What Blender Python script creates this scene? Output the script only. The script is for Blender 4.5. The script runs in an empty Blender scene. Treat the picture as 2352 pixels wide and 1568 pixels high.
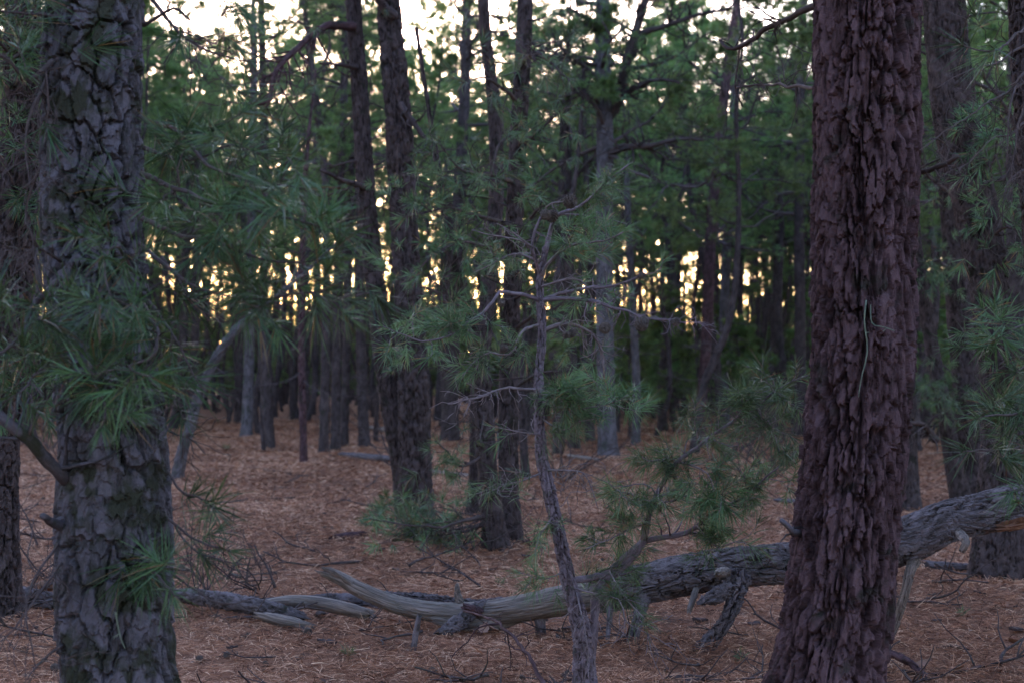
import bpy, math, random
import numpy as np
from mathutils import Vector

scene = bpy.context.scene
COL = scene.collection
RNG = np.random.default_rng(11)
random.seed(7)

# ------------------------------------------------------------------ camera, world, light, exposure
W, H = 2352.0, 1568.0                 # picture coordinates used for reading positions off the photograph
FOC = 50.0 / 36.0 * W
EYE = 1.4
PITCH = math.atan(84.0 / FOC)
cam = bpy.data.cameras.new('camera')
cam.lens = 50.0
cam.sensor_width = 36.0
cam.clip_start = 0.05
cam.clip_end = 3000
cam.dof.use_dof = True
cam.dof.focus_distance = 6.6
cam.dof.aperture_fstop = 3.2
camo = bpy.data.objects.new('camera', cam)
camo.location = (0, 0, EYE)
camo.rotation_euler = (math.pi / 2 + PITCH, 0, 0)
COL.objects.link(camo)
scene.camera = camo

SUN_EL = math.radians(6.0)
SUN_AZ = math.radians(-7.0)           # measured from +Y towards +X
world = bpy.data.worlds.new("World")
scene.world = world
world.use_nodes = True
wn = world.node_tree
for n in list(wn.nodes):
    wn.nodes.remove(n)
sky = wn.nodes.new('ShaderNodeTexSky')
sky.sky_type = 'NISHITA'
sky.sun_disc = False
sky.sun_elevation = SUN_EL
sky.sun_rotation = SUN_AZ
sky.air_density = 1.0
sky.dust_density = 1.2
sky.ozone_density = 2.5
bg = wn.nodes.new('ShaderNodeBackground')
bg.inputs['Strength'].default_value = 0.15
wo = wn.nodes.new('ShaderNodeOutputWorld')
cast = wn.nodes.new('ShaderNodeMix')          # the evening sky leans towards rose
cast.data_type = 'RGBA'
cast.blend_type = 'MULTIPLY'
cast.inputs[0].default_value = 1.0
cast.inputs[7].default_value = (1.15, 0.97, 0.99, 1)
wn.links.new(sky.outputs[0], cast.inputs[6])
wn.links.new(cast.outputs[2], bg.inputs[0])
wn.links.new(bg.outputs[0], wo.inputs[0])

sl = bpy.data.lights.new('sun', 'SUN')
sl.energy = 0.5
sl.angle = math.radians(2.0)
sl.color = (1.0, 0.72, 0.45)
so = bpy.data.objects.new('sun', sl)
sd = Vector((math.sin(SUN_AZ) * math.cos(SUN_EL), math.cos(SUN_AZ) * math.cos(SUN_EL), math.sin(SUN_EL)))
so.rotation_euler = (-sd).to_track_quat('-Z', 'Y').to_euler()
so.location = (0, -5, 20)
COL.objects.link(so)

scene.view_settings.view_transform = 'Standard'
scene.view_settings.look = 'None'
scene.view_settings.exposure = 3.65
scene.view_settings.gamma = 1.0
scene.render.engine = 'CYCLES'
scene.cycles.use_denoising = True
scene.cycles.max_bounces = 5
scene.cycles.diffuse_bounces = 2
scene.cycles.glossy_bounces = 2
scene.cycles.transmission_bounces = 3
scene.cycles.sample_clamp_indirect = 4.0


def P(x, y, Y):
    """point at depth Y seen at picture position x, y"""
    u = (x - W / 2) / FOC
    v = (H / 2 - y) / FOC
    dy = math.cos(PITCH) - math.sin(PITCH) * v
    dz = math.sin(PITCH) + math.cos(PITCH) * v
    return np.array([u / dy * Y, Y, EYE + dz / dy * Y])


def G(x, y):
    """ground point seen at x, y"""
    v = (H / 2 - y) / FOC
    dy = math.cos(PITCH) - math.sin(PITCH) * v
    dz = math.sin(PITCH) + math.cos(PITCH) * v
    return P(x, y, -EYE * dy / dz)


# ------------------------------------------------------------------ noise
def _h(ix, iy, iz, seed):
    n = (ix.astype(np.int64) * 73856093) ^ (iy.astype(np.int64) * 19349663) ^ (iz.astype(np.int64) * 83492791) ^ (seed * 2654435761 & 0x7fffffff)
    n = n & 0xffffffff
    n = (n ^ (n >> 15)) * 0x2c1b3c6d & 0xffffffff
    n = (n ^ (n >> 12)) * 0x297a2d39 & 0xffffffff
    n = n ^ (n >> 15)
    return (n & 0xffffff) / float(0x1000000)


def vnoise(p, seed=0):
    i = np.floor(p)
    f = p - i
    f = f * f * (3 - 2 * f)
    i = i.astype(np.int64)
    r = 0
    for a in (0, 1):
        wx = f[:, 0] if a else 1 - f[:, 0]
        for b in (0, 1):
            wy = f[:, 1] if b else 1 - f[:, 1]
            for c in (0, 1):
                wz = f[:, 2] if c else 1 - f[:, 2]
                r = r + wx * wy * wz * _h(i[:, 0] + a, i[:, 1] + b, i[:, 2] + c, seed)
    return r * 2 - 1


def fbm(p, octv=3, seed=0):
    r, a = 0, 0.5
    for k in range(octv):
        r = r + a * vnoise(p * (2.03 ** k) + 17.3 * k, seed + k)
        a *= 0.5
    return r


def cells(u, v, nc, seed):
    iu = np.floor(u).astype(np.int64)
    iv = np.floor(v).astype(np.int64)
    F1 = np.full(u.shape, 9.0)
    F2 = np.full(u.shape, 9.0)
    idr = np.zeros(u.shape)
    rv = np.zeros(u.shape)
    ru = np.zeros(u.shape)
    z = np.zeros_like(iu)
    for a in (-1, 0, 1):
        for b in (-1, 0, 1):
            cu, cv = iu + a, iv + b
            cw = np.mod(cu, nc)
            px = cu + 0.1 + 0.8 * _h(cw, cv, z, seed)
            py = cv + 0.05 + 0.9 * _h(cw, cv, z + 1, seed)
            du, dv = u - px, v - py
            d = np.sqrt(du * du + dv * dv)
            m = d < F1
            F2 = np.where(m, F1, np.minimum(F2, d))
            F1 = np.where(m, d, F1)
            idr = np.where(m, _h(cw, cv, z + 2, seed), idr)
            rv = np.where(m, dv, rv)
            ru = np.where(m, du, ru)
    return F1, F2, idr, rv, ru


def sstep(a, b, x):
    t = np.clip((x - a) / (b - a), 0, 1)
    return t * t * (3 - 2 * t)


# ------------------------------------------------------------------ mesh building
class MB:
    def __init__(self):
        self.v, self.f4, self.f3, self.n = [], [], [], 0
        self.tint, self.bk, self.m4, self.m3 = [], [], [], []

    def add(self, v, f4=None, f3=None, tint=0.5, bk=None, mat=0):
        v = np.asarray(v, float).reshape(-1, 3)
        self.v.append(v)
        if f4 is not None and len(f4):
            f4 = np.asarray(f4, np.int64)
            self.f4.append(f4 + self.n)
            self.m4.append(np.full(len(f4), mat))
        if f3 is not None and len(f3):
            f3 = np.asarray(f3, np.int64)
            self.f3.append(f3 + self.n)
            self.m3.append(np.full(len(f3), mat))
        t = np.asarray(tint, float)
        if t.ndim == 0:
            t = np.full(len(v), float(t))
        self.tint.append(t)
        self.bk.append(v if bk is None else bk)
        self.n += len(v)

    def mesh(self, name, mats, smooth=True, origin=None):
        v = np.concatenate(self.v)
        if origin is not None:
            v = v - np.asarray(origin)[None]
        f4 = np.concatenate(self.f4) if self.f4 else np.zeros((0, 4), np.int64)
        f3 = np.concatenate(self.f3) if self.f3 else np.zeros((0, 3), np.int64)
        mi = np.concatenate(self.m4 + self.m3) if (self.m4 or self.m3) else np.zeros(0)
        me = bpy.data.meshes.new(name)
        me.vertices.add(len(v))
        me.vertices.foreach_set('co', v.astype(np.float32).ravel())
        nl = f4.size + f3.size
        me.loops.add(nl)
        me.loops.foreach_set('vertex_index', np.concatenate([f4.ravel(), f3.ravel()]).astype(np.int32))
        nf = len(f4) + len(f3)
        me.polygons.add(nf)
        ls = np.concatenate([np.arange(len(f4)) * 4, f4.size + np.arange(len(f3)) * 3]).astype(np.int32)
        me.polygons.foreach_set('loop_start', ls)
        me.polygons.foreach_set('use_smooth', np.full(nf, smooth, dtype=bool))
        me.polygons.foreach_set('material_index', mi.astype(np.int32))
        me.update(calc_edges=True)
        a = me.attributes.new('tint', 'FLOAT', 'POINT')
        a.data.foreach_set('value', np.concatenate(self.tint).astype(np.float32))
        b = me.attributes.new('bk', 'FLOAT_VECTOR', 'POINT')
        b.data.foreach_set('vector', np.concatenate(self.bk).astype(np.float32).ravel())
        for m in mats:
            me.materials.append(m)
        return me


def link(name, me, parent=None, loc=None, **props):
    o = bpy.data.objects.new(name, me)
    COL.objects.link(o)
    if loc is not None:
        o.location = tuple(loc)
    if parent is not None:
        o.parent = parent
    for k, v in props.items():
        if v:
            o[k] = v
    return o


def empty(name, loc, label, category, group=None):
    o = bpy.data.objects.new(name, None)
    o.empty_display_size = 0.2
    COL.objects.link(o)
    o.location = tuple(loc)
    o['label'] = label
    o['category'] = category
    if group:
        o['group'] = group
    return o


def catmull(pts, n):
    """pts: (k, c) array resampled to n rows"""
    pts = np.asarray(pts, float)
    k = len(pts)
    if k == 2:
        t = np.linspace(0, 1, n)[:, None]
        return pts[0] * (1 - t) + pts[1] * t
    seg = np.linalg.norm(np.diff(pts[:, :3], axis=0), axis=1)
    s = np.concatenate([[0], np.cumsum(seg)])
    q = np.linspace(0, s[-1], n)
    i = np.clip(np.searchsorted(s, q, side='right') - 1, 0, k - 2)
    t = ((q - s[i]) / np.maximum(seg[i], 1e-9))[:, None]
    p1, p2 = pts[i], pts[i + 1]
    p0 = pts[np.maximum(i - 1, 0)]
    p3 = pts[np.minimum(i + 2, k - 1)]
    return 0.5 * ((2 * p1) + (-p0 + p2) * t + (2 * p0 - 5 * p1 + 4 * p2 - p3) * t * t + (-p0 + 3 * p1 - 3 * p2 + p3) * t ** 3)


def frames(c):
    t = np.gradient(c, axis=0)
    t /= np.maximum(np.linalg.norm(t, axis=1, keepdims=True), 1e-9)
    up = np.array([0.0, 1.0, 0.0]) if abs(t[0][1]) < 0.8 else np.array([1.0, 0, 0])
    n = np.zeros_like(c)
    v = up - t[0] * up.dot(t[0])
    v /= np.linalg.norm(v)
    for i in range(len(c)):
        v = v - t[i] * v.dot(t[i])
        v /= max(np.linalg.norm(v), 1e-9)
        n[i] = v
    b = np.cross(t, n)
    return t, n, b


def grid_faces(nr, ns):
    i = np.arange(nr - 1)[:, None] * ns
    j = np.arange(ns)[None]
    j2 = (j + 1) % ns
    return np.stack([i + j, i + j2, i + ns + j2, i + ns + j], -1).reshape(-1, 4)


def tube(mb, pts, radii, sides=6, n=None, tint=0.5, mat=0, rough=0.0, seed=0):
    pts = np.asarray(pts, float)
    radii = np.asarray(radii, float)
    if n is None:
        c, r = pts, radii
    else:
        q = catmull(np.column_stack([pts, radii]), n)
        c, r = q[:, :3], np.maximum(q[:, 3], 0.0004)
    t, nn, b = frames(c)
    th = np.arange(sides) / sides * 2 * math.pi
    s = np.concatenate([[0], np.cumsum(np.linalg.norm(np.diff(c, axis=0), axis=1))])
    rr = np.repeat(r[:, None], sides, 1)
    if rough:
        q = np.stack([np.cos(th)[None] * r[:, None] + 0 * s[:, None], np.sin(th)[None] * r[:, None] + 0 * s[:, None], s[:, None] + 0 * th[None]], -1).reshape(-1, 3)
        rr = rr * (1 + rough * fbm(q * np.array([40, 40, 14.0]), 2, seed).reshape(rr.shape) * 2)
    v = c[:, None] + rr[..., None] * (np.cos(th)[None, :, None] * nn[:, None] + np.sin(th)[None, :, None] * b[:, None])
    bk = np.stack([np.cos(th)[None] * r[:, None], np.sin(th)[None] * r[:, None], np.repeat(s[:, None], sides, 1)], -1)
    v = v.reshape(-1, 3)
    bk = bk.reshape(-1, 3)
    f = grid_faces(len(c), sides)
    v = np.vstack([v, c[-1:] + t[-1:] * r[-1], c[:1]])
    bk = np.vstack([bk, bk[-1:], bk[:1]])
    e = len(v) - 2
    L = (len(c) - 1) * sides
    j = np.arange(sides)
    caps = np.vstack([np.stack([L + j, L + (j + 1) % sides, np.full(sides, e)], -1),
                      np.stack([(j + 1) % sides, j, np.full(sides, e + 1)], -1)])
    mb.add(v, f, caps, tint, bk, mat)


def bark_tube(mb, pts, radii, spacing, pw=0.05, ph=0.11, amp=0.012, seed=0, flare=0.0, zbase=0.0, mat=0, flake=1.0, smooth_top=None, jag=0.0):
    """trunk with plated bark modelled into the surface; pts (k,3), radii (k)"""
    q = np.column_stack([np.asarray(pts, float), np.asarray(radii, float)])
    L = np.linalg.norm(np.diff(q[:, :3], axis=0), axis=1).sum()
    Rm = float(np.mean(radii))
    ns = int(max(16, 2 * math.pi * Rm / spacing))
    nr = int(max(8, L / (spacing * 1.5)))
    q = catmull(q, nr)
    c, r = q[:, :3], np.maximum(q[:, 3], 0.004)
    t, nn, b = frames(c)
    s = np.concatenate([[0], np.cumsum(np.linalg.norm(np.diff(c, axis=0), axis=1))])
    th = np.arange(ns) / ns * 2 * math.pi
    TH = np.repeat(th[None], nr, 0).ravel()
    S = np.repeat(s, ns)
    R = np.repeat(r, ns)
    p3 = np.stack([np.cos(TH) * R, np.sin(TH) * R, S], -1)
    k3 = np.array([1 / pw, 1 / pw, 1 / ph])
    fine = fbm(p3 * np.array([75, 75, 30.0]) * (0.05 / pw), 3, seed + 31)
    if flake < 0.6:
        # bare weathered wood: long drying cracks and shallow ribs
        q = p3 + 0.02 * np.stack([fbm(p3 * 7, 2, seed + 5), fbm(p3 * 7 + 9, 2, seed + 6), 0 * TH], -1)
        n1 = np.abs(fbm(q * np.array([38, 38, 1.6]), 3, seed)) * 2
        n2 = fbm(q * np.array([90, 90, 3.0]), 3, seed + 2)
        edge = sstep(0.0, 0.16, n1)
        terr = 0.5 + n2
        cid = 0.5 + 0.5 * fbm(q * np.array([20, 20, 2.0]), 2, seed + 8)
        hgt = 0.6 * edge + 0.5 * n2 + 0.2 * fine
    else:
        nc = max(5, int(round(2 * math.pi * Rm / pw)))
        wu = fbm(p3 * k3 * 0.9, 5, seed + 5)
        wv = fbm(p3 * k3 * 0.9 + 7, 5, seed + 9)
        u = TH / (2 * math.pi) * nc + wu * 1.0
        v = S / ph + wv * 1.1
        F1, F2, cid, rv, ru = cells(np.mod(u, nc), v, nc, seed)
        e1 = sstep(0.02, 0.15, F2 - F1)
        brk = sstep(-0.22, 0.12, fbm(p3 * k3 * 0.55 + 40, 3, seed + 21))
        e1 = 1 - (1 - e1) * (0.25 + 0.75 * brk)
        nc2 = int(nc * 2)
        G1, G2, gid, rv2, ru2 = cells(np.mod(u * nc2 / nc + wv * 0.6, nc2), v * 2.6 + wu * 0.6, nc2, seed + 77)
        e2 = sstep(0.0, 0.08, G2 - G1)
        tiltv = -(0.35 + 0.7 * _h((gid * 9999).astype(np.int64), (cid * 9999).astype(np.int64), (gid * 0).astype(np.int64), 3)) * rv2
        tiltu = (_h((gid * 7777).astype(np.int64), (cid * 999).astype(np.int64), (gid * 0).astype(np.int64), 4) - 0.5) * ru2 * 0.9
        edge = e1
        terr = gid
        hgt = e1 * (0.75 + 0.40 * cid) + flake * e1 * (0.46 * gid + 0.50 * tiltv + 0.30 * tiltu + 0.12 * e2) - 0.12 * rv * e1 + 0.16 * fine
    if ph / pw > 2.4 and flake >= 0.6:
        fw = np.abs(fbm(p3 * np.array([13, 13, 1.9]) + 0.03 * wu[:, None] * np.array([20, 20, 4]), 3, seed + 88)) * 2
        fs = sstep(0.0, 0.20, fw)
        hgt = hgt * (0.35 + 0.65 * fs) - 0.25 * (1 - fs)
        edge = edge * (0.3 + 0.7 * fs)
    low = fbm(p3 * np.array([3.5, 3.5, 1.6]), 2, seed + 3)
    a = amp * np.minimum(1.0, R / Rm * 1.1)
    rad = R * 0.97 + a * (hgt - 1.0) + R * 0.06 * low
    if flare:
        zz = c[:, 2] - zbase
        fl = np.repeat(np.exp(-np.maximum(zz, 0) / 0.22), ns)
        lob = 1 + 0.35 * np.cos(TH * 3 + seed) + 0.2 * np.cos(TH * 5 + 2 * seed)
        rad = rad + R * flare * fl * lob
    TT = TH
    V = np.repeat(c, ns, 0) + rad[:, None] * (np.cos(TT)[:, None] * np.repeat(nn, ns, 0) + np.sin(TT)[:, None] * np.repeat(b, ns, 0))
    if jag:
        Lt = s[-1]
        wj = np.exp(-(Lt - S) / (1.5 * Rm + 1e-6)) - np.exp(-S / (1.5 * Rm + 1e-6))
        nj = fbm(np.stack([np.cos(TH) * 2.3, np.sin(TH) * 2.3, 0 * TH + seed], -1), 3, seed + 71)
        V = V + np.repeat(t, ns, 0) * (wj * nj * Rm * 5 * jag)[:, None]
    tint = np.clip(0.55 * edge * (0.3 + 0.7 * terr) + 0.35 * cid * edge + 0.35 * fine + 0.25 * fbm(p3 * np.array([30, 30, 12.0]), 3, seed + 60), 0, 1)
    f = grid_faces(nr, ns)
    e = nr * ns
    V = np.vstack([V, c[-1:] + t[-1:] * 0.01])
    j = np.arange(ns)
    Lr = (nr - 1) * ns
    caps = np.stack([Lr + j, Lr + (j + 1) % ns, np.full(ns, e)], -1)
    mb.add(V, f, caps, np.append(tint, 0.5), np.vstack([p3, p3[-1:]]), mat)


def needles(mb, tips, dirs, n, length, width, seed=0, mat=0, two=True, spread=1.0, back=0.07, droop=0.012, dead=0.03):
    """bottle-brush tufts: n needles at each shoot tip"""
    tips = np.asarray(tips, float)
    dirs = np.asarray(dirs, float)
    if len(tips) == 0:
        return
    rg = np.random.default_rng(seed)
    T = len(tips)
    N = T * n
    ti = np.repeat(np.arange(T), n)
    d = dirs / np.maximum(np.linalg.norm(dirs, axis=1, keepdims=True), 1e-9)
    D = d[ti]
    r = rg.normal(size=(N, 3))
    r -= D * (r * D).sum(1, keepdims=True)
    r /= np.maximum(np.linalg.norm(r, axis=1, keepdims=True), 1e-9)
    tsize = rg.uniform(0.55, 1.2, T)[ti]
    pos = rg.random(N) ** 0.8
    ang = (0.35 + (1 - pos) * 1.0 * spread) + rg.normal(0, 0.18, N)
    nd = np.cos(ang)[:, None] * D + np.sin(ang)[:, None] * r
    base = tips[ti] - D * (back * (1 - pos) * tsize)[:, None]
    l = length * rg.uniform(0.7, 1.12, N) * tsize
    side = np.cross(nd, rg.normal(size=(N, 3)))
    side /= np.maximum(np.linalg.norm(side, axis=1, keepdims=True), 1e-9)
    side *= width * 0.5
    dz = np.zeros((N, 3))
    dz[:, 2] = -droop * rg.uniform(0.3, 1.6, N)
    tt = rg.random(T)
    tint = np.clip(tt[ti] * 0.6 + rg.random(N) * 0.4, 0, 0.98)
    tint = np.where(rg.random(N) < dead, 1.6, tint)
    k = np.arange(N)
    if two:
        mid = base + nd * (l * 0.55)[:, None] + dz * 0.3
        tip = base + nd * l[:, None] + dz + rg.normal(0, 0.004, (N, 3))
        V = np.stack([base - side, base + side, mid + side, mid - side, tip], 1).reshape(-1, 3)
        f4 = np.stack([k * 5, k * 5 + 1, k * 5 + 2, k * 5 + 3], -1)
        f3 = np.stack([k * 5 + 3, k * 5 + 2, k * 5 + 4], -1)
        mb.add(V, f4, f3, np.repeat(tint, 5), None, mat)
    else:
        tip = base + nd * l[:, None] + dz
        V = np.stack([base - side, base + side, tip], 1).reshape(-1, 3)
        mb.add(V, None, k[:, None] * 3 + np.array([[0, 1, 2]]), np.repeat(tint, 3), None, mat)


def wander(start, d, L, n, rg, jit=0.25, up=0.0):
    """a crooked line of n+1 points"""
    d = np.asarray(d, float)
    d = d / np.linalg.norm(d)
    p = [np.asarray(start, float)]
    for _ in range(n):
        d = d + rg.normal(0, jit, 3) * np.array([1, 1, 0.8]) + np.array([0, 0, up])
        d = d / np.linalg.norm(d)
        p.append(p[-1] + d * L / n)
    return np.array(p)


def rnd_side(d, rg, out=0.9):
    r = rg.normal(size=3)
    d = d / np.linalg.norm(d)
    r -= d * r.dot(d)
    r /= np.linalg.norm(r)
    v = d * (1 - out * 0.5) + r * out
    return v / np.linalg.norm(v)


# ------------------------------------------------------------------ materials
def new_mat(name):
    m = bpy.data.materials.new(name)
    m.use_nodes = True
    nt = m.node_tree
    for n in list(nt.nodes):
        nt.nodes.remove(n)
    return m, nt


def N(nt, t, **kw):
    n = nt.nodes.new(t)
    for k, v in kw.items():
        setattr(n, k, v)
    return n


def ramp(nt, stops, fac):
    r = nt.nodes.new('ShaderNodeValToRGB')
    el = r.color_ramp.elements
    while len(el) < len(stops):
        el.new(0.5)
    for e, (p, c) in zip(el, stops):
        e.position = p
        e.color = (*c, 1)
    nt.links.new(fac, r.inputs[0])
    return r.outputs[0]


def mixc(nt, fac, a, b):
    m = nt.nodes.new('ShaderNodeMix')
    m.data_type = 'RGBA'
    for sock, val in ((m.inputs[0], fac), (m.inputs[6], a), (m.inputs[7], b)):
        if isinstance(val, (int, float)):
            sock.default_value = val
        elif isinstance(val, tuple):
            sock.default_value = (*val, 1)
        else:
            nt.links.new(val, sock)
    return m.outputs[2]


def noise(nt, coord, scale, detail=4, rough=0.55, vscale=None):
    if vscale is not None:
        mp = nt.nodes.new('ShaderNodeMapping')
        mp.inputs['Scale'].default_value = vscale
        nt.links.new(coord, mp.inputs[0])
        coord = mp.outputs[0]
    n = nt.nodes.new('ShaderNodeTexNoise')
    n.inputs['Scale'].default_value = scale
    n.inputs['Detail'].default_value = detail
    n.inputs['Roughness'].default_value = rough
    nt.links.new(coord, n.inputs['Vector'])
    return n.outputs['Fac']


def rand_shift(nt, vec):
    """offset texture space by the object's own random number so that copies differ"""
    oi = nt.nodes.new('ShaderNodeObjectInfo')
    mul = nt.nodes.new('ShaderNodeMath')
    mul.operation = 'MULTIPLY'
    mul.inputs[1].default_value = 40
    nt.links.new(oi.outputs['Random'], mul.inputs[0])
    va = nt.nodes.new('ShaderNodeVectorMath')
    va.operation = 'ADD'
    nt.links.new(vec, va.inputs[0])
    nt.links.new(mul.outputs[0], va.inputs[1])
    return va.outputs[0], oi.outputs['Random']


def bark_mat(name, furrow, lo, hi, lichen, lic_amt=0.5, rough=0.9, bump=0.7, scale=1.0, sheen=0.10):
    m, nt = new_mat(name)
    at = N(nt, 'ShaderNodeAttribute', attribute_name='bk')
    ti = N(nt, 'ShaderNodeAttribute', attribute_name='tint')
    vec, rnd = rand_shift(nt, at.outputs['Vector'])
    base = ramp(nt, [(0.0, furrow), (0.35, lo), (0.95, hi)], ti.outputs['Fac'])
    streak = noise(nt, vec, 60 * scale, 4, 0.6, (1, 1, 0.25))
    base = mixc(nt, ramp(nt, [(0.35, (0, 0, 0)), (0.7, (1, 1, 1))], streak), base, hi)
    big = noise(nt, vec, 7 * scale, 5, 0.62)
    a = 0.62 - 0.25 * lic_amt
    lf = ramp(nt, [(a, (0, 0, 0)), (a + 0.1, (1, 1, 1))], big)
    base = mixc(nt, lf, base, lichen)
    pt = noise(nt, vec, 15 * scale, 2, 0.5, (1, 1, 0.5))
    base = mixc(nt, ramp(nt, [(0.56, (0, 0, 0)), (0.61, (0.75, 0.75, 0.75))], pt), base, tuple(c * 1.15 for c in hi))
    sm = noise(nt, vec, 160 * scale, 3, 0.7)
    dark = nt.nodes.new('ShaderNodeMix')
    dark.data_type = 'RGBA'
    dark.blend_type = 'MULTIPLY'
    dark.inputs[0].default_value = 0.6
    nt.links.new(base, dark.inputs[6])
    nt.links.new(ramp(nt, [(0.3, (0.55, 0.55, 0.55)), (0.65, (1.15, 1.15, 1.15))], sm), dark.inputs[7])
    vo = N(nt, 'ShaderNodeTexVoronoi', feature='DISTANCE_TO_EDGE')
    mp = N(nt, 'ShaderNodeMapping')
    mp.inputs['Scale'].default_value = (1, 1, 0.4)
    nt.links.new(vec, mp.inputs[0])
    nt.links.new(mp.outputs[0], vo.inputs['Vector'])
    vo.inputs['Scale'].default_value = 46 * scale
    add = N(nt, 'ShaderNodeMath', operation='ADD')
    nt.links.new(vo.outputs['Distance'], add.inputs[0])
    nt.links.new(sm, add.inputs[1])
    bp = N(nt, 'ShaderNodeBump')
    bp.inputs['Strength'].default_value = bump
    bp.inputs['Distance'].default_value = 0.006 / scale
    nt.links.new(add.outputs[0], bp.inputs['Height'])
    bs = N(nt, 'ShaderNodeBsdfPrincipled')
    nt.links.new(dark.outputs[2], bs.inputs['Base Color'])
    bs.inputs['Roughness'].default_value = rough
    bs.inputs['Specular IOR Level'].default_value = sheen
    nt.links.new(bp.outputs[0], bs.inputs['Normal'])
    o = N(nt, 'ShaderNodeOutputMaterial')
    nt.links.new(bs.outputs[0], o.inputs[0])
    return m


def needle_mat(name, dark, light, dead=(0.16, 0.075, 0.03), trans=0.3):
    m, nt = new_mat(name)
    ti = N(nt, 'ShaderNodeAttribute', attribute_name='tint')
    oi = N(nt, 'ShaderNodeObjectInfo')
    g = ramp(nt, [(0.0, dark), (0.98, light)], ti.outputs['Fac'])
    gt = N(nt, 'ShaderNodeMath', operation='GREATER_THAN')
    gt.inputs[1].default_value = 1.2
    nt.links.new(ti.outputs['Fac'], gt.inputs[0])
    c = mixc(nt, gt.outputs[0], g, dead)
    hs = N(nt, 'ShaderNodeHueSaturation')
    mr = N(nt, 'ShaderNodeMapRange')
    mr.inputs['To Min'].default_value = 0.8
    mr.inputs['To Max'].default_value = 1.3
    nt.links.new(oi.outputs['Random'], mr.inputs['Value'])
    nt.links.new(mr.outputs[0], hs.inputs['Value'])
    mh = N(nt, 'ShaderNodeMapRange')
    mh.inputs['To Min'].default_value = 0.475
    mh.inputs['To Max'].default_value = 0.52
    nt.links.new(oi.outputs['Random'], mh.inputs['Value'])
    nt.links.new(mh.outputs[0], hs.inputs['Hue'])
    nt.links.new(c, hs.inputs['Color'])
    bs = N(nt, 'ShaderNodeBsdfPrincipled')
    bs.inputs['Roughness'].default_value = 0.42
    bs.inputs['Specular IOR Level'].default_value = 0.45
    nt.links.new(hs.outputs[0], bs.inputs['Base Color'])
    tr = N(nt, 'ShaderNodeBsdfTranslucent')
    nt.links.new(hs.outputs[0], tr.inputs[0])
    mx = N(nt, 'ShaderNodeMixShader')
    mx.inputs[0].default_value = trans
    nt.links.new(bs.outputs[0], mx.inputs[1])
    nt.links.new(tr.outputs[0], mx.inputs[2])
    o = N(nt, 'ShaderNodeOutputMaterial')
    nt.links.new(mx.outputs[0], o.inputs[0])
    return m


M_barkA = bark_mat('bark_mossy_grey', (0.006, 0.005, 0.004), (0.032, 0.026, 0.022), (0.125, 0.098, 0.115), (0.042, 0.038, 0.027), 0.5)
M_barkB = bark_mat('bark_red_brown', (0.003, 0.001, 0.001), (0.018, 0.0055, 0.0045), (0.105, 0.055, 0.060), (0.036, 0.026, 0.022), 0.2)
M_barkC = bark_mat('bark_grey_brown', (0.003, 0.002, 0.002), (0.017, 0.010, 0.009), (0.088, 0.058, 0.058), (0.028, 0.022, 0.017), 0.2)
M_barkF = bark_mat('bark_far', (0.008, 0.005, 0.005), (0.028, 0.018, 0.017), (0.085, 0.058, 0.058), (0.038, 0.031, 0.025), 0.25, bump=0.9, scale=0.6)
M_barkP = bark_mat('bark_pale_grey', (0.012, 0.009, 0.009), (0.050, 0.039, 0.039), (0.14, 0.11, 0.12), (0.060, 0.056, 0.046), 0.25, bump=0.9, scale=0.6)
M_barkL = bark_mat('bark_fallen', (0.009, 0.005, 0.004), (0.038, 0.026, 0.023), (0.165, 0.122, 0.13), (0.042, 0.036, 0.029), 0.15)
M_young = bark_mat('bark_young', (0.02, 0.011, 0.010), (0.06, 0.036, 0.035), (0.22, 0.155, 0.18), (0.09, 0.082, 0.066), 0.2, scale=1.6)
M_twig = bark_mat('bark_twig', (0.015, 0.008, 0.007), (0.038, 0.024, 0.022), (0.105, 0.070, 0.070), (0.075, 0.062, 0.052), 0.3, scale=2.5, bump=0.3)
M_needA = needle_mat('pine_needles_dark', (0.011, 0.026, 0.008), (0.085, 0.135, 0.048), dead=(0.14, 0.07, 0.03), trans=0.3)  # darker green than the other near needles, for trees A, I and J
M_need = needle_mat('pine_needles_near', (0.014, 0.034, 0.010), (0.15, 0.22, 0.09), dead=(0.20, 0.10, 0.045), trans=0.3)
M_twigE = bark_mat('bark_twig_focus', (0.04, 0.025, 0.023), (0.095, 0.062, 0.06), (0.24, 0.17, 0.18), (0.14, 0.12, 0.10), 0.3, scale=2.5, bump=0.3)
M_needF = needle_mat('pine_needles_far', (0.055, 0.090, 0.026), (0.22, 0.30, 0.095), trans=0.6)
M_needD = needle_mat('pine_needles_dry', (0.13, 0.06, 0.03), (0.26, 0.14, 0.07))


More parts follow.
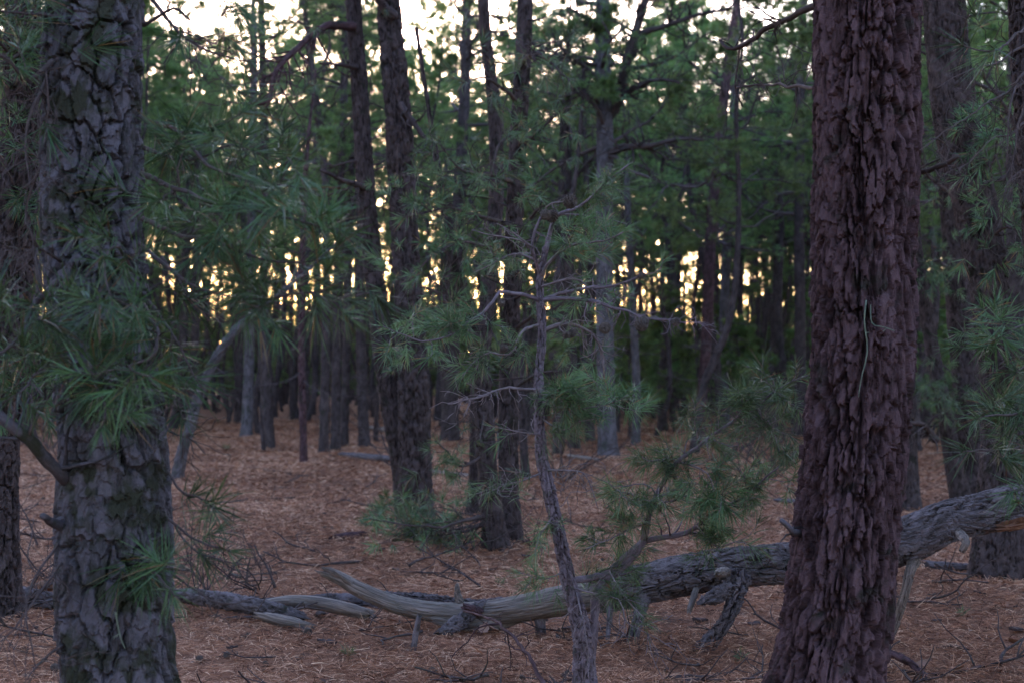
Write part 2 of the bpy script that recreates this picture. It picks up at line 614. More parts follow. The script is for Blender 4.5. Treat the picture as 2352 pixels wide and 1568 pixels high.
def wood_mat():
    m, nt = new_mat('bare_weathered_wood')
    at = N(nt, 'ShaderNodeAttribute', attribute_name='bk')
    s1 = noise(nt, at.outputs['Vector'], 90, 5, 0.65, (1, 1, 0.05))
    s2 = noise(nt, at.outputs['Vector'], 9, 4, 0.6, (1, 1, 0.4))
    c = ramp(nt, [(0.32, (0.05, 0.032, 0.027)), (0.5, (0.13, 0.084, 0.070)), (0.72, (0.30, 0.205, 0.18))], s1)
    c = mixc(nt, ramp(nt, [(0.5, (0, 0, 0)), (0.68, (0.8, 0.8, 0.8))], s2), c, (0.10, 0.075, 0.062))
    bp = N(nt, 'ShaderNodeBump')
    bp.inputs['Strength'].default_value = 0.8
    bp.inputs['Distance'].default_value = 0.006
    nt.links.new(s1, bp.inputs['Height'])
    bs = N(nt, 'ShaderNodeBsdfPrincipled')
    bs.inputs['Roughness'].default_value = 0.75
    nt.links.new(c, bs.inputs['Base Color'])
    nt.links.new(bp.outputs[0], bs.inputs['Normal'])
    o = N(nt, 'ShaderNodeOutputMaterial')
    nt.links.new(bs.outputs[0], o.inputs[0])
    return m


M_wood = wood_mat()


def simple_mat(name, c1, c2, scale=30, rough=0.8):
    m, nt = new_mat(name)
    tc = N(nt, 'ShaderNodeTexCoord')
    f = noise(nt, tc.outputs['Object'], scale, 4)
    bs = N(nt, 'ShaderNodeBsdfPrincipled')
    bs.inputs['Roughness'].default_value = rough
    nt.links.new(ramp(nt, [(0.3, c1), (0.7, c2)], f), bs.inputs['Base Color'])
    o = N(nt, 'ShaderNodeOutputMaterial')
    nt.links.new(bs.outputs[0], o.inputs[0])
    return m


M_cone = simple_mat('pine_cone_scales', (0.04, 0.022, 0.018), (0.15, 0.10, 0.085), 60)
M_leaf = simple_mat('dry_oak_leaf', (0.20, 0.08, 0.05), (0.30, 0.15, 0.10), 20)
M_orange = simple_mat('fresh_split_wood', (0.09, 0.030, 0.016), (0.20, 0.075, 0.035), 25)
M_lichen = simple_mat('pale_lichen', (0.09, 0.095, 0.07), (0.17, 0.175, 0.12), 60)


def ground_mat():
    m, nt = new_mat('needle_floor')
    tc = N(nt, 'ShaderNodeTexCoord')
    v = tc.outputs['Object']
    big = noise(nt, v, 0.35, 5, 0.6)
    mid = noise(nt, v, 3.0, 5, 0.65)
    n1 = noise(nt, v, 55, 3, 0.7, (1, 0.25, 1))
    n2 = noise(nt, v, 55, 3, 0.7, (0.25, 1, 1))
    mx = mixc(nt, 0.5, n1, n2)
    c = ramp(nt, [(0.32, (0.03, 0.010, 0.006)), (0.5, (0.16, 0.060, 0.034)), (0.68, (0.32, 0.145, 0.085))], mx)
    c = mixc(nt, ramp(nt, [(0.38, (0, 0, 0)), (0.62, (0.5, 0.5, 0.5))], mid), c, (0.32, 0.125, 0.07))
    c = mixc(nt, ramp(nt, [(0.50, (0, 0, 0)), (0.66, (0.45, 0.45, 0.45))], big), c, (0.13, 0.07, 0.05))
    sp = noise(nt, v, 5, 4, 0.8)
    c = mixc(nt, ramp(nt, [(0.58, (0, 0, 0)), (0.64, (0.85, 0.85, 0.85))], sp), c, (0.04, 0.022, 0.018))
    sp2 = noise(nt, v, 7, 4, 0.8, (1.1, 0.9, 3))
    c = mixc(nt, ramp(nt, [(0.64, (0, 0, 0)), (0.68, (0.7, 0.7, 0.7))], sp2), c, (0.36, 0.27, 0.22))
    bp = N(nt, 'ShaderNodeBump')
    bp.inputs['Strength'].default_value = 1.0
    bp.inputs['Distance'].default_value = 0.03
    nt.links.new(mx, bp.inputs['Height'])
    bs = N(nt, 'ShaderNodeBsdfPrincipled')
    bs.inputs['Roughness'].default_value = 0.9
    bs.inputs['Specular IOR Level'].default_value = 0.15
    nt.links.new(c, bs.inputs['Base Color'])
    nt.links.new(bp.outputs[0], bs.inputs['Normal'])
    o = N(nt, 'ShaderNodeOutputMaterial')
    nt.links.new(bs.outputs[0], o.inputs[0])
    return m


def litter_mat():
    m, nt = new_mat('fallen_needles')
    ti = N(nt, 'ShaderNodeAttribute', attribute_name='tint')
    c = ramp(nt, [(0.0, (0.035, 0.011, 0.006)), (0.35, (0.19, 0.068, 0.036)), (0.7, (0.42, 0.168, 0.090)), (1.0, (0.78, 0.43, 0.28))], ti.outputs['Fac'])
    bs = N(nt, 'ShaderNodeBsdfPrincipled')
    bs.inputs['Roughness'].default_value = 0.7
    bs.inputs['Specular IOR Level'].default_value = 0.12
    nt.links.new(c, bs.inputs['Base Color'])
    o = N(nt, 'ShaderNodeOutputMaterial')
    nt.links.new(bs.outputs[0], o.inputs[0])
    return m


# ------------------------------------------------------------------ ground
def gz(x, y):
    p = np.stack([np.asarray(x, float) * 0.55, np.asarray(y, float) * 0.55, np.zeros(np.shape(x))], -1).reshape(-1, 3)
    return (0.05 * fbm(p, 2, 91) + 0.03 * fbm(p * 4, 2, 95)).reshape(np.shape(x))


def build_ground():
    mb = MB()
    ys = np.concatenate([np.linspace(-60, 2, 12)[:-1], np.arange(2, 30, 0.07), np.geomspace(30, 380, 60)])
    m = 260
    xs = np.linspace(-1, 1, m)
    xs = np.sign(xs) * np.abs(xs) ** 2.2
    X = xs[None] * (14 + np.maximum(ys - 2, 0)[:, None] * 0.9) + 0
    X = np.where(np.abs(xs)[None] > 0.999, np.sign(xs)[None] * 380, X)
    Y = np.repeat(ys[:, None], m, 1)
    Z = gz(X, Y) * np.clip((60 - Y) / 30, 0, 1)
    V = np.stack([X, Y, Z], -1).reshape(-1, 3)
    nr = len(ys)
    i = np.arange(nr - 1)[:, None] * m
    j = np.arange(m - 1)[None]
    f = np.stack([i + j, i + j + 1, i + m + j + 1, i + m + j], -1).reshape(-1, 4)
    mb.add(V, f)
    link('ground', mb.mesh('ground', [ground_mat()]), kind='structure')


def build_litter():
    rg = np.random.default_rng(5)
    mb = MB()
    n = 760000
    y0, y1 = 4.6, 48.0
    a = rg.random(n)
    Y = (math.sqrt(y0) + a * (math.sqrt(y1) - math.sqrt(y0))) ** 2
    X = rg.uniform(-0.42, 0.42, n) * Y + rg.uniform(-0.4, 0.4, n)
    clump = vnoise(np.stack([X * 2.2, Y * 2.2, X * 0], -1), 3)
    keep = rg.random(n) < 0.78 + 0.3 * clump
    X, Y, clump = X[keep], Y[keep], clump[keep]
    n = len(X)
    th = rg.uniform(0, 2 * math.pi, n) + 0.6 * vnoise(np.stack([X * 3, Y * 3, X * 0 + 4], -1), 8)
    el = np.abs(rg.normal(0, 0.20, n))
    el = np.where(rg.random(n) < 0.02, rg.uniform(0.4, 1.1, n), el)
    l = rg.uniform(0.05, 0.11, n) * np.maximum(1, Y / 16) ** 0.7
    w = 0.0011 * np.maximum(1, Y / 7) ** 0.9
    d = np.stack([np.cos(th) * np.cos(el), np.sin(th) * np.cos(el), np.sin(el)], -1)
    side = np.stack([-np.sin(th), np.cos(th), rg.normal(0, 0.5, n)], -1) * w[:, None]
    b = np.stack([X, Y, gz(X, Y) * np.clip((60 - Y) / 30, 0, 1) + 0.002 + 0.028 * rg.random(n) ** 1.5 * (1 + clump)], -1)
    m1 = b + d * (l * 0.5)[:, None] + np.array([0, 0, 0.006]) * rg.random(n)[:, None]
    bend = rg.normal(0, 0.16, n)[:, None] * l[:, None] * np.stack([-np.sin(th), np.cos(th), 0 * th], -1)
    t = b + d * l[:, None] + bend
    t[:, 2] -= 0.004
    V = np.stack([b - side, b + side, m1 + side, m1 - side, t], 1).reshape(-1, 3)
    k = np.arange(n)
    tint = np.clip(rg.normal(0.50, 0.30, n) + 0.32 * fbm(np.stack([X * 1.1, Y * 0.8, X * 0 + 9], -1), 3, 13), 0, 1)
    mb.add(V, np.stack([k * 5, k * 5 + 1, k * 5 + 2, k * 5 + 3], -1), np.stack([k * 5 + 3, k * 5 + 2, k * 5 + 4], -1), np.repeat(tint, 5))
    o = link('pine_needle_litter', mb.mesh('pine_needle_litter', [litter_mat()], smooth=False), kind='stuff',
             label='rust brown carpet of fallen pine needles over the forest floor')
    o['category'] = 'needle litter'


build_ground()
build_litter()


# ------------------------------------------------------------------ crowns and branches
def grow_limb(mb, start, d, L, r, rg, tips, dirs, wood=0, level=0, up=0.04, tuft=True, dense=1.0, sides=5):
    n = 7 if level == 0 else 4
    line = wander(start, d, L, n, rg, 0.24 if level == 0 else 0.3, up)
    rad = np.linspace(r, r * 0.35, n + 1)
    tube(mb, line, rad, sides if level == 0 else max(3, sides - 1), None, rg.random(), wood)
    if level >= 2:
        if tuft:
            tips.append(line[-1])
            dirs.append(line[-1] - line[-2])
            if rg.random() < 0.35 * dense:
                tips.append(line[2])
                dirs.append(rnd_side(line[2] - line[1], rg, 0.5))
        return
    k = int((7 if level == 0 else 4) * dense * rg.uniform(0.8, 1.3) + 0.5)
    for i in range(k):
        t = rg.uniform(0.3 if level == 0 else 0.25, 1.0)
        j = t * n
        a = min(int(j), n - 1)
        p = line[a] + (line[a + 1] - line[a]) * (j - a)
        dd = rnd_side(line[a + 1] - line[a], rg, 0.85)
        dd[2] = dd[2] * 0.38 + 0.12
        grow_limb(mb, p, dd, L * rg.uniform(0.28, 0.5) * (1.1 - 0.4 * t), r * 0.42, rg, tips, dirs, wood, level + 1, up, tuft, dense, sides)
    if tuft:
        tips.append(line[-1])
        dirs.append(line[-1] - line[-2])


def at_height(path, z):
    zz = path[:, 2]
    i = int(np.clip(np.searchsorted(zz, z) - 1, 0, len(zz) - 2))
    t = (z - zz[i]) / max(zz[i + 1] - zz[i], 1e-6)
    return path[i] + (path[i + 1] - path[i]) * t


def crown(path, z0, z1, Lmax, nl, seed, nn, width, length=0.115, dense=1.0, two=False, skip=None, dead=0.02):
    """path: (k,4) trunk centre + radius"""
    rg = np.random.default_rng(seed)
    mb = MB()
    tips, dirs = [], []
    for i in range(nl):
        f = ((i // 4) * 4 + 2 + rg.normal(0, 0.45)) / nl
        f = min(max(f, 0.0), 1.0)
        z = z0 + (z1 - z0) * f ** 0.9
        q = at_height(path, z)
        az = i * 2.4 + rg.normal(0, 0.5)
        if skip is not None and skip(az, z):
            continue
        L = Lmax * (1 - 0.75 * f ** 1.6) * rg.uniform(0.65, 1.15)
        el = rg.uniform(-0.12, 0.28) + 0.45 * f
        d = np.array([math.cos(az) * math.cos(el), math.sin(az) * math.cos(el), math.sin(el)])
        grow_limb(mb, q[:3], d, L, max(0.012, min(q[3] * 0.38, 0.045)), rg, tips, dirs, 0, 0, rg.uniform(-0.02, 0.06), True, dense)
    tips.append(path[-1][:3])
    dirs.append(np.array([0, 0, 1.0]))
    needles(mb, tips, dirs, nn, length, width, seed + 1, 1, two, 1.0, 0.10, 0.012, dead)
    return mb


def dead_limbs(mb, path, z0, z1, n, L, seed, mat=0, root=None):
    rg = np.random.default_rng(seed)
    for i in range(n):
        z = rg.uniform(z0, z1)
        q = at_height(path, z)
        az = rg.uniform(0, 6.283)
        d = np.array([math.cos(az), math.sin(az), rg.uniform(-0.35, 0.3)])
        l = L * rg.uniform(0.25, 1.0)
        m = MB() if root is not None else mb
        grow_limb(m, q[:3], d, l, 0.010 * rg.uniform(0.6, 1.4), rg, [], [], mat, 1 if l > 0.5 else 2, -0.03, False, 0.8, 4)
        if root is not None:
            link('dead_branch', m.mesh('dead_branch', [M_twig]), root)


# ------------------------------------------------------------------ key trees
TREES = {}


def key_tree(key, label, pts, Y, top, bark, amp=0.012, pw=0.05, ph=0.11, spacing=0.008, flare=0.35, crownp=None, seed=1, deadp=None, vis=None, lean=None, name='pine_tree', group=None):
    """pts: picture x, y, width of the trunk from base up; Y depth of the tree"""
    base = P(pts[0][0], pts[0][1], Y)
    base[2] = 0
    root = empty(name, base, label, 'pine tree', group)
    q = []
    for i, p in enumerate(pts):
        yy = p[3] if len(p) > 3 else Y
        w = P(p[0], p[1], yy)
        q.append([*w, p[2] / 2 * yy / FOC])
    q = np.array(q)
    q[0, 2] = -0.06
    last, prev = q[-1], q[-2]
    d = (last[:3] - prev[:3])
    d = d / np.linalg.norm(d)
    if lean is not None:
        d = d * 0.3 + np.array(lean) * 0.7
    d = d / np.linalg.norm(d)
    rg = np.random.default_rng(seed)
    vis_end = last[2]
    ext = []
    n = max(2, int((top - last[2]) / 1.5))
    cur = last[:3].copy()
    for i in range(n):
        d = d + np.array([rg.normal(0, 0.04), rg.normal(0, 0.04), 0.12])
        d /= np.linalg.norm(d)
        cur = cur + d * (top - last[2]) / n / max(d[2], 0.5)
        ext.append([*cur, max(0.015, last[3] * (1 - 0.9 * (i + 1) / n))])
    ext = np.array(ext)
    mb = MB()
    nfull = np.vstack([q, ext])
    bark_tube(mb, q[:, :3] - base, q[:, 3], spacing, pw, ph, amp, seed, flare, 0.0)
    crisp = Y < 9
    up = np.vstack([q[-1:], ext])
    bark_tube(mb, up[:, :3] - base, up[:, 3], 0.03, pw, ph, amp, seed + 5)
    link('trunk', mb.mesh('trunk', [bark], smooth=not crisp), root)
    full = catmull(nfull, 60)
    full[:, :3] -= base
    TREES[key] = (root, base, full, bark)
    if crownp:
        z0, z1, Lm, nl, nn, wd, dn = crownp
        cm = crown(full, z0, z1, Lm, nl, seed + 100, nn, wd, 0.115, dn)
        link('crown', cm.mesh('crown', [M_twig, M_needF]), root)
    if deadp:
        z0, z1, n, L = deadp
        dead_limbs(None, full, z0, z1, n, L, seed + 200, 0, root)
    return root


def branch(key, pts, r0, r1, twigs=8, tw_len=0.35, tuft=1.0, nn=55, width=0.0014, length=0.10, seed=0, mat=None, needle=None, dead=False, down=0.0, ends=True, tmin=0.2, cones=0, sides=8, label=None, rough=0.15, lvl2=2, zup=None, name='branch'):
    """explicit branch: pts picture x, y, depth; r0/r1 radius in metres"""
    root, base, full, bark = TREES[key]
    rg = np.random.default_rng(seed + 1000)
    C = np.array([P(*p) for p in pts]) - base
    nres = max(10, int(np.linalg.norm(np.diff(C, axis=0), axis=1).sum() / 0.035))
    nres = min(nres, 90)
    tq = np.linspace(0, 1, len(C))
    slim = 0.8 if C[0][1] + base[1] < 7 else 1.0
    rad = (r1 * 0.8 + (r0 * slim - r1 * 0.8) * (1 - tq) ** 1.4)
    line = catmull(np.column_stack([C, rad]), nres)
    kink = fbm(line[:, :3] * 9 + seed, 2, seed)
    fade = np.minimum(1, np.arange(nres) / 6)
    line[:, 0] += kink * 0.018 * fade
    line[:, 2] += fbm(line[:, :3] * 9 + seed + 50, 2, seed) * 0.022 * fade
    mb = MB()
    tube(mb, line[:, :3], np.maximum(line[:, 3], 0.0015), sides, None, 0.6, 0, rough, seed)
    tips, dirs = [], []
    if key == 'E' and not dead and twigs > 5:
        twigs = int(twigs * 0.95)
    if dead:
        twigs = int(twigs * (1.6 if key == 'E' else 1.5) + 2 * (twigs > 0))
    for i in range(twigs):
        t = rg.uniform(tmin, 1.0)
        a = int(t * (nres - 2))
        d0 = line[a + 1, :3] - line[a, :3]
        dd = rnd_side(d0, rg, 0.8)
        dd[2] -= down
        L = tw_len * rg.uniform(0.35, 1.1)
        rr = max(0.0014, line[a, 3] * 0.4)
        w = wander(line[a, :3], dd, L, 6, rg, 0.38, -0.04 if dead else 0.03)
        tube(mb, w, np.linspace(rr, 0.0013, 7), 5, None, rg.random())
        for k in range(int(rg.integers(0, lvl2 + 1))):
            b = int(rg.integers(1, 5))
            d2 = rnd_side(w[b + 1] - w[b], rg, 0.8)
            d2[2] -= down
            w2 = wander(w[b], d2, L * rg.uniform(0.25, 0.6), 4, rg, 0.3, -0.04 if dead else 0.03)
            tube(mb, w2, np.linspace(rr * 0.6, 0.001, 5), 4, None, rg.random())
            if rg.random() < tuft:
                tips.append(w2[-1])
                dirs.append(w2[-1] - w2[-2])
        if rg.random() < tuft:
            tips.append(w[-1])
            dirs.append(w[-1] - w[-2])
    if ends and tuft > 0:
        tips.append(line[-1, :3])
        dirs.append(line[-1, :3] - line[-3, :3])
    o = link(name, mb.mesh('branch', [mat or (M_twigE if key == 'E' else M_twig)]), root, label=label)
    if tips and tuft > 0:
        nm = MB()
        needles(nm, tips, dirs, int(nn * 0.6), length, width * (1.5 if key == 'E' else 1.9), seed + 7, 0, True, 0.9, 0.10 if key == 'E' else 0.08, 0.014, 0.06)
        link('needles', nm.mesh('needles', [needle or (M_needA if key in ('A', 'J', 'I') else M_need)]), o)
    return o


# two big foreground trunks
key_tree('A', 'big mossy grey pine trunk at the left foreground, blurred, with needle sprays across it',
         [(290, 1830, 330), (285, 1700, 285), (275, 1568, 255), (265, 1400, 255), (262, 1200, 258), (258, 1000, 232), (232, 760, 225), (212, 500, 222), (210, 250, 222), (215, 0, 220), (218, -150, 215)],
         4.75, 9.5, M_barkA, 0.022, 0.070, 0.115, 0.0042, 0.08, (4.2, 9.2, 2.2, 16, 26, 0.006, 0.7), 3)
key_tree('B', 'big reddish brown pine trunk at the right foreground in front of the fallen log',
         [(1885, 1760, 330), (1890, 1640, 290), (1902, 1540, 250), (1925, 1400, 240), (1945, 1200, 234), (1968, 1000, 232), (1982, 800, 228), (1985, 600, 230), (1990, 350, 236), (1990, 100, 234), (1988, -150, 232)],
         5.2, 10, M_barkB, 0.028, 0.050, 0.17, 0.0045, 0.06, (4.4, 9.6, 2.2, 16, 26, 0.006, 0.7), 8)
# pair left of the middle
key_tree('C2', 'thick straight pine trunk of the pair left of the middle, furrowed bark',
         [(958, 1190, 77), (955, 1100, 74), (950, 900, 72), (942, 750, 65), (933, 600, 62), (924, 450, 62), (914, 250, 60), (900, 100, 56), (892, 0, 53), (885, -100, 49)],
         14.2, 12, M_barkC, 0.026, 0.06, 0.15, 0.011, 0.2, (5.9, 11.6, 2.3, 20, 26, 0.007, 0.9), 21, (1.8, 5.2, 10, 0.7))
key_tree('C1', 'slimmer pine trunk leaning left beside the thick one of the central left pair',
         [(945, 1185, 60), (925, 1050, 58), (905, 950, 56), (885, 820, 54), (868, 700, 46), (850, 550, 42), (838, 400, 40), (826, 200, 38), (815, 60, 36), (808, -80, 34)],
         14.4, 11, M_barkC, 0.018, 0.05, 0.12, 0.011, 0.2, (5.8, 10.8, 2.0, 16, 26, 0.007, 0.8), 33, (1.8, 5.2, 12, 0.8))
# double trunks in the middle
key_tree('D1', 'grey trunk with gnarled base at the front of the central trio of pines',
         [(1140, 1265, 52), (1130, 1180, 47), (1120, 1080, 44), (1112, 960, 44), (1108, 860, 40), (1085, 760, 35), (1065, 670, 30), (1040, 590, 24), (1030, 520, 18)],
         11.7, 4.3, M_barkC, 0.014, 0.045, 0.10, 0.009, 0.35, None, 41, (0.6, 3.2, 10, 0.8))
key_tree('D2', 'dark straight pine trunk behind the gnarled one in the central trio',
         [(1173, 1245, 52), (1168, 1100, 47), (1168, 900, 44), (1175, 700, 40), (1182, 500, 39), (1192, 300, 37), (1203, 100, 35), (1208, -60, 34)],
         12.0, 11, M_barkC, 0.015, 0.05, 0.12, 0.009, 0.2, (5.0, 10.6, 2.0, 16, 28, 0.006, 0.8), 43, (0.8, 4.5, 16, 0.8))
key_tree('D3', 'short-looking dark trunk half hidden behind the central trio of pines',
         [(1098, 1182, 50), (1100, 1050, 42), (1100, 900, 40), (1118, 700, 36), (1140, 450, 34), (1135, 250, 30), (1115, 80, 26), (1108, -50, 24)],
         14.8, 11, M_barkC, 0.014, 0.05, 0.12, 0.012, 0.2, (6.2, 10.8, 2.0, 14, 24, 0.007, 0.8), 47, (1.8, 5.6, 12, 0.8))
# right cluster
key_tree('G1', 'broad scaly pine trunk at the right edge behind the fallen log, leaning left going up',
         [(2292, 1322, 125), (2300, 1150, 112), (2300, 950, 84), (2285, 780, 84), (2268, 620, 90), (2235, 450, 100), (2200, 300, 102), (2180, 150, 98), (2168, 0, 94), (2155, -100, 90)],
         10.1, 11, M_barkC, 0.014, 0.04, 0.08, 0.0075, 0.15, (5.2, 10.8, 2.2, 18, 28, 0.006, 0.8), 51, (1.8, 4.5, 8, 0.7))
key_tree('G2', 'scaly pine trunk between the right foreground trunk and the broad trunk at the right edge',
         [(2238, 1152, 92), (2235, 1050, 80), (2225, 900, 70), (2210, 740, 66), (2200, 600, 64), (2180, 350, 58), (2165, 100, 54), (2160, -80, 50)],
         16.0, 12, M_barkC, 0.016, 0.05, 0.09, 0.012, 0.2, (6.3, 11.8, 2.2, 16, 24, 0.008, 0.8), 53, (1.8, 6, 12, 0.8))
key_tree('G3', 'thin crooked pine leaning left just right of the big red trunk',
         [(2212, 1146, 46), (2190, 1060, 42), (2172, 960, 36), (2150, 850, 34), (2128, 720, 32), (2108, 600, 28), (2098, 450, 24), (2100, 250, 22), (2108, 50, 18)],
         15.8, 9, M_barkC, 0.01, 0.045, 0.1, 0.014, 0.2, (4.6, 8.8, 1.8, 14, 24, 0.008, 0.8), 57, (1.6, 5, 12, 0.8))
key_tree('G4', 'dark trunk whose right edge shows behind the big red foreground trunk',
         [(2075, 1165, 74), (2072, 1000, 66), (2068, 800, 60), (2060, 500, 54), (2050, 200, 50), (2045, -60, 46)],
         15.4, 11, M_barkC, 0.014, 0.05, 0.12, 0.012, 0.25, (6, 10.8, 2.0, 14, 24, 0.008, 0.8), 59, (2, 5.6, 8, 0.8))
key_tree('J', 'dark leaning pine at the upper right corner hung with dead twigs',
         [(2440, 1640, 110), (2432, 1300, 100), (2420, 900, 92), (2400, 600, 86), (2378, 350, 80), (2362, 120, 78), (2352, -120, 74)],
         5.9, 8, M_barkC, 0.014, 0.04, 0.08, 0.007, 0.2, (3.6, 7.8, 1.8, 12, 24, 0.006, 0.7), 61)
key_tree('I', 'shaggy dark pine trunk at the left edge behind the big mossy trunk',
         [(12, 1424, 80), (8, 1250, 66), (10, 1000, 66), (25, 750, 76), (38, 500, 86), (48, 250, 84), (55, 0, 76), (58, -120, 70)],
         8.3, 9, M_barkC, 0.02, 0.05, 0.13, 0.0075, 0.2, (4.3, 8.8, 1.8, 12, 26, 0.006, 0.8), 67, (0.7, 3.6, 5, 0.6))
# mid distance trees with known bases
MID = [
    ('M1', [(1396, 1045, 44), (1390, 800, 40), (1388, 550, 40), (1390, 350, 40), (1386, 180, 38), (1384, 0, 34)], 'tall forked pine with bare limbs standing right of the needled young pine', 12.5),
    ('M2', [(1604, 1007, 27), (1618, 850, 25), (1626, 700, 25), (1636, 500, 25), (1655, 300, 24), (1675, 120, 20), (1692, 20, 18)], 'very dark slim trunk curving right at top, left of the big red trunk', 10.5),
    ('M3', [(1664, 978, 24), (1662, 800, 22), (1668, 600, 22), (1680, 400, 20), (1686, 200, 18), (1690, 0, 16)], 'pale grey slim trunk just right of the very dark slim one', 13),
    ('M4', [(619, 1031, 28), (612, 900, 25), (606, 700, 22), (610, 450, 20), (604, 200, 18), (600, 0, 16)], 'dark straight trunk standing beside a short broken snag left of the paired trunks', 12),
    ('M5', [(566, 1003, 26), (572, 850, 24), (576, 650, 20), (580, 400, 18), (584, 100, 16)], 'grey trunk just left of the dark straight one by the snag', 12),
    ('M6', [(698, 1064, 17), (694, 900, 16), (692, 750, 14), (694, 600, 13), (700, 420, 12)], 'thin dark pole-like pine alone in the clearing', 6.5),
    ('M7', [(743, 1039, 22), (747, 850, 20), (750, 650, 18), (745, 400, 15), (720, 180, 13), (700, 20, 11)], 'slim trunk at the left of a tight row of three', 10.5),
    ('M8', [(770, 1033, 22), (772, 850, 20), (778, 600, 19), (788, 300, 18), (796, 0, 17)], 'trunk in the middle of a tight row of three', 12.5),
    ('M9', [(790, 1026, 19), (795, 850, 18), (800, 650, 17), (806, 400, 15)], 'thin trunk at the right of a tight row of three', 9.5),
    ('M10', [(838, 1028, 26), (832, 900, 24), (828, 750, 22), (826, 600, 20), (830, 400, 18)], 'trunk close left behind the slim leaning one of the pair', 10.5),
    ('M11', [(404, 1100, 26), (418, 1040, 25), (434, 990, 24), (460, 900, 22), (500, 815, 21), (545, 755, 19), (590, 715, 16), (625, 690, 12)], 'dead grey pine leaning strongly right at the left of the clearing', 3.4),
    ('M12', [(1033, 1012, 42), (1036, 900, 38), (1042, 700, 34), (1055, 450, 30), (1068, 200, 24), (1072, 0, 20)], 'thick dark trunk between the pair and the central trio', 12.5),
    ('M13', [(1318, 1030, 26), (1314, 850, 24), (1308, 600, 22), (1302, 300, 18)], 'dark trunk behind the green tufts right of the young pine', 9),
    ('M14', [(1278, 1034, 18), (1280, 850, 17), (1286, 600, 15), (1290, 350, 13)], 'thin trunk close right of the young pine stem', 8),
    ('M15', [(1356, 1014, 20), (1352, 850, 18), (1350, 600, 16), (1345, 350, 13)], 'thin trunk close left of the tall forked pine', 9),
    ('M16', [(1460, 1020, 20), (1462, 880, 18), (1450, 650, 16), (1440, 450, 14)], 'slim mossy trunk right of the tall forked pine', 7.5),
    ('M17', [(1840, 1000, 30), (1838, 800, 26), (1836, 500, 24), (1838, 200, 20), (1845, 0, 18)], 'slim trunk hugging the left side of the big red trunk', 12.5),
    ('M18', [(1775, 985, 24), (1780, 800, 22), (1788, 550, 20), (1790, 300, 16)], 'slim trunk in the green thicket left of the big red trunk', 11),
    ('M19', [(440, 985, 22), (446, 850, 20), (452, 600, 18), (455, 300, 16)], 'dark trunk just left of the leaning dead pine top', 11),
    ('M20', [(395, 985, 22), (412, 900, 20), (425, 700, 17), (418, 400, 15)], 'slightly leaning trunk near the right side of the mossy foreground trunk', 10),
    ('M21', [(2350, 1090, 60), (2345, 900, 50), (2335, 600, 44), (2330, 300, 38)], 'dim trunk behind the broad one at the right edge', 10),
    ('M22', [(1208, 1100, 20), (1200, 950, 18), (1205, 800, 16)], 'thin dark sapling stem close left of the young pine', 3.0),
]
for i, (k, pts, lab, top) in enumerate(MID):
    Y = 4572.0 / (pts[0][1] - 868)
    big = top > 8
    key_tree(k, lab, pts, Y, max(top, P(0, pts[-1][1], Y)[2] + 0.5), M_barkB if k in ('M2', 'M6') else (M_barkP if k in ('M1', 'M3', 'M11', 'M5', 'M16') else M_barkF), 0.016, 0.05, 0.11, 0.02, 0.25,
             (0.38 * top, top - 0.3, 2.4 if big else 1.3, 22 if big else 8, 26, 0.009, 1.0) if k not in ('M11',) else None, 300 + i,
             (1.0, 0.55 * top, 16, 1.2))

# ------------------------------------------------------------------ the young pine in focus
YP = 6.2
key_tree('E', 'slender young pine in sharp focus near the middle with bare crooked twigs and cones',
         [(1348, 1620, 48), (1342, 1500, 42), (1330, 1420, 38), (1305, 1330, 33), (1285, 1230, 29), (1262, 1130, 29), (1245, 1050, 27), (1238, 940, 23), (1238, 860, 19), (1245, 780, 19), (1243, 720, 19), (1240, 650, 17), (1252, 580, 13)],
         YP, 1.97, M_young, 0.007, 0.022, 0.055, 0.0028, 0.4, None, 71, None, name='young_pine_tree')
E = 'E'
# leader
branch(E, [(1252, 582, 6.2), (1262, 545, 6.2), (1272, 508, 6.2), (1290, 492, 6.18), (1325, 478, 6.15), (1355, 455, 6.1), (1390, 425, 6.05), (1420, 398, 6.0), (1446, 378, 6.0)], 0.014, 0.004, 6, 0.10, 1.0, 50, seed=1, tmin=0.6, mat=M_young)
branch(E, [(1290, 492, 6.18), (1340, 492, 6.15), (1400, 500, 6.1), (1440, 512, 6.1)], 0.006, 0.003, 5, 0.12, 0, seed=2, dead=True)
branch(E, [(1242, 500, 6.1), (1222, 550, 6.1), (1228, 602, 6.15), (1240, 636, 6.2)], 0.006, 0.008, 4, 0.1, 0, seed=3, dead=True, mat=M_young)
branch(E, [(1240, 500, 6.1), (1262, 505, 6.15), (1250, 490, 6.1), (1262, 470, 6.05), (1300, 464, 6.0), (1315, 466, 6.0)], 0.005, 0.004, 2, 0.08, 0, seed=31, dead=True)
branch(E, [(1240, 640, 6.2), (1262, 600, 6.15), (1300, 570, 6.1), (1345, 552, 6.0), (1395, 548, 5.9), (1430, 532, 5.85)], 0.010, 0.004, 13, 0.16, 1.0, 62, seed=4, tmin=0.35)
branch(E, [(1240, 640, 6.2), (1212, 561, 6.1), (1160, 548, 6.0), (1120, 535, 5.95), (1084, 525, 5.9)], 0.006, 0.003, 4, 0.13, 0.0, seed=5, dead=True)
branch(E, [(1225, 568, 6.1), (1190, 545, 6.05), (1160, 528, 6.0), (1140, 515, 6.0)], 0.004, 0.002, 2, 0.1, 0.0, seed=6, dead=True)
branch(E, [(1238, 600, 6.2), (1190, 585, 6.3), (1140, 600, 6.35), (1095, 625, 6.4)], 0.007, 0.003, 8, 0.16, 1.0, 50, seed=7, tmin=0.4)
